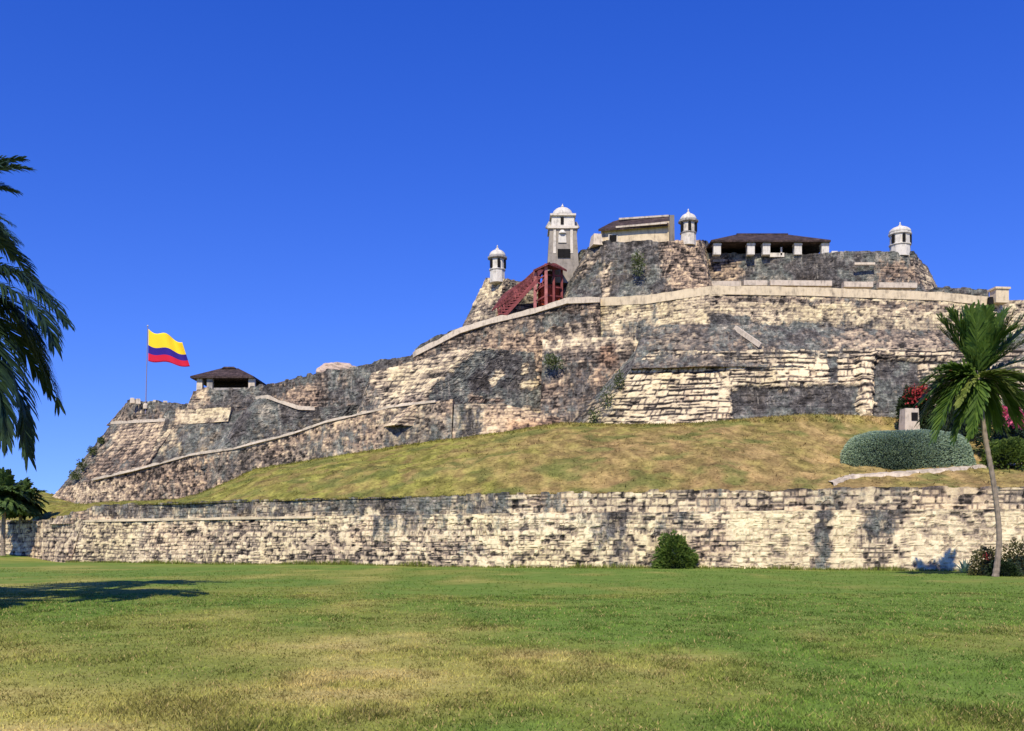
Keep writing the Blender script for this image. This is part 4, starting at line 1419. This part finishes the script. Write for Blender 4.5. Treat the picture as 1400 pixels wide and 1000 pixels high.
def palm(name, crown, foot, label, cat, group, fronds, mat, leaf_len, leaf_w, pairs, rtrunk=(0.19, 0.13), droop=0.5, seed=0, mids=(), nuts=0, crown_shaft=True, spread=1.0, tipk=0.35):
    crown, foot = np.asarray(crown, float), np.asarray(foot, float)
    t = empty(name, tuple(foot), label, cat, group)
    trunk_mb([foot - np.array([0, 0, 0.3])] + [np.asarray(q, float) for q in mids] + [crown], *rtrunk).build('trunk', M['bark'], t)
    rg = np.random.default_rng(seed)
    for i, fr in enumerate(fronds):
        b, c = np.asarray(fr[0], float), np.asarray(fr[1], float)
        mm = fr[2] if len(fr) > 2 else mat
        lk = fr[3] if len(fr) > 3 else 1.0
        frond_mesh('frond', crown + rg.normal(0, 0.05, 3), b, c, leaf_len * lk, leaf_w, pairs, droop, 0.035, (1, 0, 0), seed * 50 + i, spread, tipk).build('frond', mm, t)
    if nuts:
        for i in range(nuts):
            a = i * 2.4
            m = MB()
            c = crown + np.array([math.cos(a) * 0.32, math.sin(a) * 0.32, -0.35 - 0.12 * (i % 2)])
            m.lathe(c, [(0.03, -0.15), (0.10, -0.10), (0.13, 0.0), (0.10, 0.10), (0.03, 0.15)], 10)
            m.build('coconut', M['frond_yellow'], t, smooth=True)
    return t


def rand_fronds(crown, n, L, rg, el0=(0.2, 1.2), az=(0, 2 * math.pi), sag=1.0):
    out = []
    for i in range(n):
        a = az[0] + (az[1] - az[0]) * (i + rg.uniform(-0.3, 0.3)) / n
        e = rg.uniform(*el0)
        l = L * rg.uniform(0.85, 1.1)
        h = np.array([math.cos(a), math.sin(a), 0])
        b = crown + h * l * 0.55 * math.cos(e) + np.array([0, 0, l * 0.55 * math.sin(e)])
        c = crown + h * l * 0.92 * math.cos(e * 0.55) + np.array([0, 0, l * (math.sin(e) * 0.6 - 0.55 * sag * math.cos(e))])
        out.append((b, c))
    return out


# tall coconut palms at the edge of the lawn (their trunks stand just outside the picture)
D = 26.0
cr = P(-120, 385, D)
rg = np.random.default_rng(3)
fr = [(P(15, 320, D + 0.6), P(90, 442, D - 0.4)), (P(45, 360, D - 1.0), P(72, 470, D - 1.2)), (P(40, 385, D + 1.2), P(80, 552, D + 1.4)),
      (P(20, 400, D - 0.5), P(38, 622, D - 0.6)), (P(-10, 420, D - 1.4), P(8, 600, D - 1.6)), (P(-30, 440, D + 1.5), P(22, 585, D + 1.6)),
      (P(30, 370, D + 2.2), P(62, 520, D + 2.6))]
fr += [(P(5, 335, D + 1.5), P(62, 405, D + 1.2)), (P(-40, 400, D + 1.6), P(0, 600, D + 1.2)), (P(10, 380, D), P(58, 470, D + 0.3))]
fr += rand_fronds(cr, 18, 5.0, rg, (-0.1, 1.15), (math.pi * 0.42, math.pi * 1.75))
palm('coconut_palm', cr, (cr[0] - 0.8, cr[1] - 0.5, 0), 'dark coconut palm whose hanging fronds enter the sky above the small far palms', 'palm tree', 'coconut palms beside the lawn', fr,
     M['frond_near'], 0.95, 0.074, 92, (0.20, 0.14), 0.75, 5, [(cr[0] - 0.9, cr[1] - 0.4, 3.0)], 5)
m = MB()
D2 = 31.0
cr2 = P(-118, 292, D2)
fr = [(P(-40, 218, D2), P(40, 232, D2 - 0.5)), (P(-50, 262, D2 - 0.6), P(22, 330, D2 - 0.8)), (P(-60, 240, D2 + 1), P(20, 262, D2 + 1.5)), (P(-60, 225, D2 + 0.4), P(30, 218, D2 + 0.6)), (P(-55, 262, D2 + 0.4), P(12, 305, D2))]
fr += rand_fronds(cr2, 19, 4.8, rg, (0.0, 1.1), (math.pi * 0.30, math.pi * 1.72))
palm('coconut_palm', cr2, (cr2[0] - 2.2, cr2[1] + 0.6, 0), 'paler blue green coconut palm with frond tips high in the sky', 'palm tree', 'coconut palms beside the lawn', fr,
     M['frond_pale'], 0.90, 0.072, 84, (0.20, 0.14), 0.45, 6, [(cr2[0] - 2.0, cr2[1] + 0.5, 4.0)], 4)

cr3 = np.array([-21.2, 26.3, 8.4])
rg3 = np.random.default_rng(17)
palm('coconut_palm', cr3, (cr3[0] - 0.6, cr3[1] + 0.4, 0), 'full coconut palm further out beyond the picture edge, known by its shadow on the lawn', 'palm tree', 'coconut palms beside the lawn',
     rand_fronds(cr3, 34, 4.7, rg3, (-0.2, 1.1)), M['frond_near'], 1.0, 0.12, 60, (0.20, 0.14), 0.7, 7, [(cr3[0] - 0.5, cr3[1] + 0.2, 3.5)], 4)

cr4 = np.array([-18.8, 20.5, 8.0])
palm('coconut_palm', cr4, (cr4[0] - 0.8, cr4[1] - 0.3, 0), 'nearest coconut palm beyond the picture edge, throwing the lower rim of the lawn shadow', 'palm tree', 'coconut palms beside the lawn',
     rand_fronds(cr4, 32, 4.6, rg3, (-0.2, 1.1)), M['frond_near'], 1.0, 0.12, 60, (0.20, 0.14), 0.7, 8, [(cr4[0] - 0.7, cr4[1] - 0.2, 3.0)], 3)

# leaning palm in front of the wall
D = 51.5
s = D / FPX
ft = P(1360, 788, D)
ft[2] = float(lawn_z(np.array([ft[0]]), np.array([ft[1]]))[0])
cr = P(1338, 516, D)
g = M['frond_right']
gy_ = M['frond_yellow']
fr = []
for (bx, by, cx, cy, dd, mm, lk) in ((1322, 482, 1288, 440, 0.2, g, 1), (1366, 480, 1404, 448, 0.2, g, 1), (1330, 474, 1318, 432, 0.9, g, 1), (1358, 474, 1384, 434, -0.9, g, 1), (1342, 468, 1340, 426, 0.8, g, 1),
        (1310, 498, 1276, 530, 0.9, g, 1), (1304, 505, 1280, 575, 0.0, g, 1), (1370, 505, 1404, 525, 1.3, g, 1), (1376, 508, 1412, 585, -0.6, g, 1),
        (1330, 470, 1302, 432, -0.6, g, 1), (1336, 465, 1326, 428, 0.3, g, 1), (1345, 462, 1348, 430, -0.4, g, 1), (1352, 466, 1372, 432, 0.6, g, 1), (1360, 472, 1398, 436, -0.6, g, 1),
        (1318, 478, 1290, 456, 0.9, g, 1), (1372, 484, 1412, 462, -0.9, g, 1), (1385, 492, 1425, 490, 0.6, g, 1), (1340, 470, 1312, 446, 1.5, g, 1), (1350, 470, 1362, 450, 1.8, g, 1), (1345, 472, 1385, 452, -1.4, g, 1), (1334, 474, 1336, 440, -1.3, g, 1),
        (1305, 500, 1266, 545, -0.5, g, 0.95), (1300, 492, 1262, 572, 0.4, g, 0.95), (1310, 502, 1282, 592, -0.9, g, 1), (1318, 508, 1296, 588, 0.6, g, 0.9), (1300, 512, 1272, 560, 1.2, g, 0.9),
        (1325, 516, 1312, 552, -1.3, gy_, 0.55), (1340, 524, 1330, 590, -0.9, g, 0.8), (1362, 510, 1380, 532, -1.2, gy_, 0.55), (1330, 520, 1306, 600, -0.4, g, 0.8), (1354, 520, 1374, 590, -0.6, g, 0.8), (1300, 490, 1268, 520, -0.9, g, 0.9), (1344, 520, 1350, 585, 0.5, g, 0.8), (1372, 508, 1402, 560, 0.6, g, 1), (1380, 500, 1420, 540, -0.4, g, 1), (1368, 515, 1388, 575, 1.0, g, 0.9), (1350, 520, 1362, 580, 1.2, g, 0.8), (1352, 505, 1390, 512, -1.6, gy_, 0.5)):
    fr.append((P(bx, by, D + dd * 0.6), P(cx, cy, D + dd), mm, lk))
palm('leaning_palm', cr, tuple(ft), 'slender leaning palm with shuttlecock of bright green fronds in front of the wall', 'palm tree', None, fr, g, 1.25, 0.125, 56,
     (0.145, 0.115), 0.25, 8, [P(1366, 735, D), P(1359, 665, D), P(1345, 585, D)], 0, spread=0.75, tipk=0.6)
m = MB()

# small far palms by the return wall
def far_palm(px, base_y, top_y, D, label, seed):
    s = D / FPX
    ft = P(px, base_y, D)
    cr = P(px + 2, top_y + 36, D)
    rg = np.random.default_rng(seed)
    fr = rand_fronds(cr, 26, 2.5, rg, (-0.9, 0.9), sag=0.6) + rand_fronds(cr, 16, 2.1, rg, (-1.2, -0.1), sag=1.0)
    for i in range(26):
        a, e, l = rg.uniform(0, 6.28), rg.uniform(0.35, 1.5), rg.uniform(1.7, 2.5)
        d_ = np.array([math.cos(a) * math.cos(e), math.sin(a) * math.cos(e), math.sin(e)])
        fr.append((cr + d_ * l * 0.55, cr + d_ * l - np.array([0, 0, 0.3 * math.cos(e)])))
    return palm('far_palm', cr, tuple(ft), label, 'palm tree', 'small palms by the return wall', fr, M['frond_far'], 1.0, 0.28, 26, (0.22, 0.18), 0.5, seed, [], 0, tipk=0.7)


far_palm(4, 756, 640, 104, 'small bushy palm at the edge of the picture by the grey return wall', 31)
far_palm(27, 757, 646, 108, 'small dark palm with full round crown just before the grey return wall', 32)


def slope_hit(px, py):
    """where the line of sight through a photo pixel meets the grass slope"""
    t = np.linspace(0, 1.1, 400)
    p = slope_pt(np.full(400, float(px)), t)
    row = HZ - (p[:, 2] - EYE) / p[:, 1] * FPX
    i = int(np.argmin(np.abs(row - py)))
    return p[i].copy()


def leaf_cloud(name, pts, nrm, size, mat, parent=None, seed=0, aspect=0.55, lift=0.6):
    """many small leaf faces at pts"""
    rg = np.random.default_rng(seed)
    n = len(pts)
    d = rg.normal(0, 1, (n, 3)) + nrm * lift * 2
    d /= np.linalg.norm(d, axis=1)[:, None]
    w = np.cross(d, rg.normal(0, 1, (n, 3)))
    w /= np.linalg.norm(w, axis=1)[:, None] + 1e-9
    L = (size * rg.uniform(0.6, 1.3, n))[:, None]
    nn = np.cross(d, w)
    a = pts - d * L * 0.5
    b = pts + w * L * aspect * 0.5 + nn * L * 0.06
    c = pts + d * L * 0.5
    e = pts - w * L * aspect * 0.5 + nn * L * 0.06
    Vv = np.stack([a, b, c, e], 1).reshape(-1, 3)
    F = np.arange(n * 4).reshape(-1, 4)
    me = np_mesh(name, Vv, F)
    return link_mesh(name, me, mat, parent)


def bush(name, c, size, label, cat, mat, n, leaf, seed, group=None, lump=0.35, core=True, flowers=None, nflow=0, fleaf=0.12, power=2.0, shell=0.35):
    c = np.asarray(c, float)
    t = empty(name, tuple(c), label, cat, group)
    rg = np.random.default_rng(seed)
    d = rg.normal(0, 1, (n, 3))
    d[:, 2] = np.abs(d[:, 2]) * np.where(rg.random(n) < 0.85, 1, -0.25)
    d /= np.linalg.norm(d, axis=1)[:, None]
    k_ = (np.abs(d) ** power).sum(1) ** (-1 / power)
    lum = 1 + (fbm(d[:, 0] * 2.3 + 7, d[:, 1] * 2.3 + 3, d[:, 2] * 2.3 + 5, seed, 3) - 0.5) * 2 * lump
    rr = (1 - shell * rg.random(n) ** 1.7) * lum * k_
    sz = np.array(size) / 2
    sz[2] = size[2]
    pts = c + d * rr[:, None] * sz
    leaf_cloud('foliage', pts, d, leaf, mat, t, seed)
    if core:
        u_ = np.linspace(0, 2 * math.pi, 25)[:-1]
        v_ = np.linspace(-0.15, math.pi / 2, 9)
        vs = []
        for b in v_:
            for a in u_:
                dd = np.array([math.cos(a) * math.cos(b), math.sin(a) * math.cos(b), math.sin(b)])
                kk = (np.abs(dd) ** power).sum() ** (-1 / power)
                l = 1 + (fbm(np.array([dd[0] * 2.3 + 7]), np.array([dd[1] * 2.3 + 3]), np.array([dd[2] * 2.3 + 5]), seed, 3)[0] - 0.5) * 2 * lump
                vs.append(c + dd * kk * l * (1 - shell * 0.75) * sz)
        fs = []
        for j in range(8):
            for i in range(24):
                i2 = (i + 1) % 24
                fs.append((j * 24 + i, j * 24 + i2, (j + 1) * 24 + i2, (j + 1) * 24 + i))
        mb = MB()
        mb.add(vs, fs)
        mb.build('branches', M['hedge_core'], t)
    if flowers is not None:
        for fi, (fp, fs_) in enumerate(flowers[1]):
            fp = np.asarray(fp, float)
            q_ = rg.normal(0, 1, (nflow, 3))
            q_ /= np.linalg.norm(q_, axis=1)[:, None]
            pp = fp + q_ * (rg.random((nflow, 1)) ** 0.5) * fs_
            leaf_cloud('blossom', pp, q_, fleaf, flowers[0], t, seed + fi + 3, 0.8)
    return t


# clipped hedge on the slope
D = 76
hc = slope_hit(1254, 641)
hc[1] += 2.2
hc[2] -= 0.3
bush('clipped_hedge', hc, (10.6, 5.0, 3.6), 'big rounded grey green clipped hedge on the slope above the wall', 'hedge', M['hedge'], 42000, 0.18, 51, lump=0.07, power=4.0, shell=0.14)
# bush against the wall
D = 68.6
bc = P(922, 779, D)
bc[2] = 0
bush('wall_bush', bc, (3.0, 2.4, 2.15), 'round dark green bush alone against the foot of the pale wall', 'bush', M['bush'], 4200, 0.30, 52, lump=0.5, shell=0.55)
# plants round the foot of the leaning palm
D = 52.5
for i, (px, w_, h_, mt, lab, dd, nfl, sd_) in enumerate((
        (1350, 1.9, 1.75, 'bush_olive', 'reddish olive shrub at the foot of the leaning palm', 1.2, 0, 53),
        (1392, 2.4, 1.9, 'bush_olive', 'olive shrub with thin stems at the picture edge by the leaning palm', 0.8, 0, 54),
        (1372, 1.7, 0.9, 'bush_dark', 'low dark plant between the two olive shrubs under the palm', -0.4, 0, 55))):
    c = P(px, 790, D + dd)
    c[2] = 0
    bush('shrub', c, (w_, 1.6, h_), lab, 'shrub', M[mt], 2600, 0.15, sd_, 'shrubs under the leaning palm', lump=0.4, shell=0.6,
         flowers=(M['petal_red'], [(c + np.array([-0.3, -0.6, h_ * 0.6]), 0.25), (c + np.array([0.35, -0.5, h_ * 0.35]), 0.2)]) if i == 0 else None, nflow=40, fleaf=0.09)
c = P(1319, 786, 55)
c[2] = 0
t = empty('agave', tuple(c), 'blue grey spiky agave on the lawn beside the palm shrubs', 'plant')
rg = np.random.default_rng(9)
for i in range(1):
    m = MB()
    for j in range(34):
        a = j * 2.4
        e = 0.25 + 1.2 * (j / 34)
        L = 0.95 * rg.uniform(0.8, 1.1)
        h = np.array([math.cos(a) * math.cos(e), math.sin(a) * math.cos(e), math.sin(e)])
        sdv = np.array([-math.sin(a), math.cos(a), 0])
        p0 = c + np.array([0, 0, 0.1])
        m.add([p0 - sdv * 0.05, p0 + sdv * 0.05, p0 + h * L * 0.5 + sdv * 0.07, p0 + h * L * 0.5 - sdv * 0.07, p0 + h * L - np.array([0, 0, 0.12])], [(0, 1, 2, 3), (3, 2, 4)])
    m.build('leaves', M['agave'], t)
# bougainvilleas and dark shrubs up the slope by the palm
for (px, py, D, w_, h_, lab, mt, nm, fl, fm, sd_) in (
        (1252, 566, 96, 3.2, 3.4, 'dark shrub with red blossom above the pale stone block', 'bush_dark', 'flowering_shrub', [(1250, 541, 1.15), (1262, 534, 0.7)], 'petal_red', 61),
        (1306, 580, 94, 5.6, 6.2, 'dark shrub with one red spray of blossom directly behind the leaning palm', 'bush_dark', 'flowering_shrub', [(1304, 511, 0.75)], 'petal_red', 62),
        (1386, 618, 86, 6.2, 5.2, 'dark shrub with bright pink blossom at the picture edge beyond the hedge', 'bush_dark', 'flowering_shrub', [(1386, 570, 1.05), (1396, 574, 0.9), (1374, 562, 0.5)], 'petal_pink', 63),
        (1376, 620, 82, 4.2, 1.7, 'low olive shrub between the clipped hedge and the pink blossom', 'bush', 'low_shrub', [], 'petal_pink', 64)):
    c = P(px, py, D)
    c[2] -= 0.6
    bush(nm, c, (w_, w_ * 0.8, h_), lab, 'shrub', M[mt], 5200, 0.30, sd_, 'shrubs on the slope by the palm', lump=0.4, shell=0.5,
         flowers=(M[fm], [(P(fx, fy, D - w_ * 0.42), r_) for fx, fy, r_ in fl]), nflow=170, fleaf=0.22)
# pale stone block
c = P(1243, 568, 95)
SB = empty('stone_hut', tuple(c), 'small pale stone block with a dark opening above the clipped hedge', 'stone hut')
m = MB()
m.box((c[0], c[1], c[2] - 0.55), (1.5, 1.4, 2.3), 0.05, 0.86)
m.build('walls', M['shade_side2'], SB)
m = MB()
m.box((c[0] + 0.25, c[1] - 0.62, c[2] - 0.2), (0.6, 0.2, 0.75), 0.05)
m.build('opening', M['dark'], SB)

# weeds on the end of the bastion and on the ledges
def weeds(pxpys, n, leaf, label, seed, name='wall_weeds'):
    rg = np.random.default_rng(seed)
    c0 = P(*pxpys[0][:3])
    t = empty(name, tuple(c0), label, 'wild shrub', 'wild shrubs rooted in the fortress walls')
    allp, alln = [], []
    for (px, py, D, w_, h_) in pxpys:
        d = rg.normal(0, 1, (n, 3))
        d /= np.linalg.norm(d, axis=1)[:, None]
        allp.append(P(px, py, D) + d * (rg.random((n, 1)) ** 0.6) * np.array([w_, w_ * 0.7, h_]))
        alln.append(d)
    leaf_cloud('foliage', np.concatenate(allp), np.concatenate(alln), leaf, M['wild'], t, seed)


weeds([(112, 636, 129.8, 0.8, 0.9), (103, 650, 129.3, 0.9, 0.8), (126, 616, 131, 0.7, 0.7), (138, 602, 131.8, 0.5, 0.5)], 160, 0.34, 'green scrub growing up the outer edge of the flag bastion', 71)
weeds([(760, 496, 110.3, 1.0, 0.9), (752, 492, 110.3, 0.9, 0.8)], 260, 0.26, 'green shrub rooted in the broken brown wall', 72)
weeds([(830, 545, 103.2, 0.9, 1.6), (846, 520, 103.8, 0.7, 1.2), (812, 570, 103, 0.8, 1.0)], 200, 0.26, 'greenish creeper on the edge of the lower salient', 73)
weeds([(872, 360, 114.6, 0.9, 1.6)], 420, 0.26, 'green creeper hanging on the dark rock below the house', 74)

# path edging above the wall
pth = []
m = MB()
ed = [(1136, 662, 68.2), (1165, 652, 70.0), (1230, 648, 71.5), (1300, 643, 72.5), (1360, 636, 73.5), (1480, 627, 75), (1640, 618, 76)]
Wp = [slope_hit(p[0], p[1]) for p in ed]
rows = []
for i in range(len(Wp) - 1):
    n = 14
    for j in range(n):
        rows.append(Wp[i] * (1 - j / n) + Wp[i + 1] * (j / n))
rows.append(Wp[-1])
C = np.array(rows)
jn = rng.normal(0, 0.025, len(C))
nrm = np.array([0.06, 1.0, 0])
ring = [C + np.array([0, -0.9, -0.6]), C + np.array([0, -0.5, 0.10]) + jn[:, None] * np.array([0, 0, 1]), C + nrm * 0.8 + np.array([0, 0, 0.26]) + jn[:, None] * np.array([0, 0, 1]), C + nrm * 1.6 + np.array([0, 0, -0.5])]
Vt = np.stack(ring, 1).reshape(-1, 3)
F = []
for i in range(len(C) - 1):
    for a in range(4):
        b = (a + 1) % 4
        F.append([i * 4 + a, (i + 1) * 4 + a, (i + 1) * 4 + b, i * 4 + b])
me = np_mesh('path', Vt, F)
o = link_mesh('path', me, M['earth'])
tag(o, kind='structure')

# ------------------------------------------------------------------ grass blades
def blades(name, xyz, hgt, wid, tint, lean, seed, kids=1):
    rg = np.random.default_rng(seed)
    n = len(xyz)
    a = rg.uniform(0, 2 * math.pi, n)
    w = np.stack([np.cos(a), np.sin(a), np.zeros(n)], 1) * (wid * rg.uniform(0.6, 1.3, n))[:, None] * 0.5
    tip = np.stack([rg.normal(0, lean, n), rg.normal(0, lean, n), np.ones(n)], 1) * (hgt * rg.uniform(0.5, 1.35, n))[:, None]
    Vv = np.stack([xyz - w, xyz + w, xyz + tip], 1).reshape(-1, 3)
    F = np.arange(n * 3).reshape(-1, 3)
    tt = np.repeat(tint, 3, 0)
    me = np_mesh(name, Vv, F, {'tint': tt})
    o = link_mesh(name, me, M['blade'])
    return tag(o, kind='stuff')


n = 380000
yy = 7.5 + 26 * rng.random(n) ** 1.5
xx = (rng.random(n) * 2 - 1) * (yy * 0.56 + 0.5)
cl = fbm(xx * 1.2, yy * 0.9, None, 91, 3)
kp = rng.random(n) < 0.35 + 1.2 * (cl - 0.3)
xx, yy, cl = xx[kp], yy[kp], cl[kp]
tn = lawn_tint(xx, yy) * rng.uniform(0.65, 1.4, (len(xx), 1)) * (0.62 + 0.76 * sstep(0.3, 0.7, fbm(xx * 2.6, yy * 1.6, None, 99, 3)))[:, None]
dryb = rng.random(len(xx)) < 0.10
tn[dryb] = STRAW * rng.uniform(0.7, 1.2, (dryb.sum(), 1))
o = blades('grass', np.stack([xx, yy, lawn_z(xx, yy) - 0.004], 1), 0.032 + 0.06 * np.clip(cl - 0.40, 0, 1), 0.011 + 0.0006 * yy, tn, 0.6, 92)
o['label'] = 'short mown grass of the lawn'
n = 60000
yy = 30 + 40 * rng.random(n) ** 1.0
xx = (rng.random(n) * 2 - 1) * (yy * 0.56 + 0.5)
kp = rng.random(n) < 0.15 + 1.6 * (fbm(xx * 0.5, yy * 0.3, None, 93, 3) - 0.35)
xx, yy = xx[kp], yy[kp]
tn = lawn_tint(xx, yy) * rng.uniform(0.7, 1.3, (len(xx), 1))
blades('grass', np.stack([xx, yy, lawn_z(xx, yy) - 0.004], 1), np.full(len(xx), 0.06), np.full(len(xx), 0.04), tn, 0.8, 94)
# rough grass on the slope and fringe at the foot of the wall
n = 26000
pxr = rng.uniform(70, 1500, n)
tr = np.where(rng.random(n) < 0.35, rng.random(n) * 0.06, np.where(rng.random(n) < 0.6, 0.94 + rng.random(n) * 0.08, rng.random(n)))
pp = slope_pt(pxr, tr)
tn = slope_tint(pp, pxr, tr) * rng.uniform(0.9, 1.4, (n, 1))
blades('slope_grass', pp - np.array([0, 0, 0.02]), np.full(n, 0.20), np.full(n, 0.10), tn, 0.9, 96)
n = 7000
fx = rng.uniform(-43, 40, n)
planx = np.array([(p - 700) / FPX * d for p, d in fw_plan])
pland = np.array([d for p, d in fw_plan])
fy = np.interp(fx, planx, pland) - 0.05 - 0.5 * rng.random(n) ** 2
tn = np.tile(MIDG, (n, 1)) * rng.uniform(0.6, 1.4, (n, 1))
hh = 0.18 + 0.35 * np.clip(fbm(fx * 0.4, fx * 0, None, 97, 3) - 0.4, 0, 1) * 2
blades('grass_fringe', np.stack([fx, fy, lawn_z(fx, fy) - 0.02], 1), hh, np.full(n, 0.06), tn, 0.35, 98)
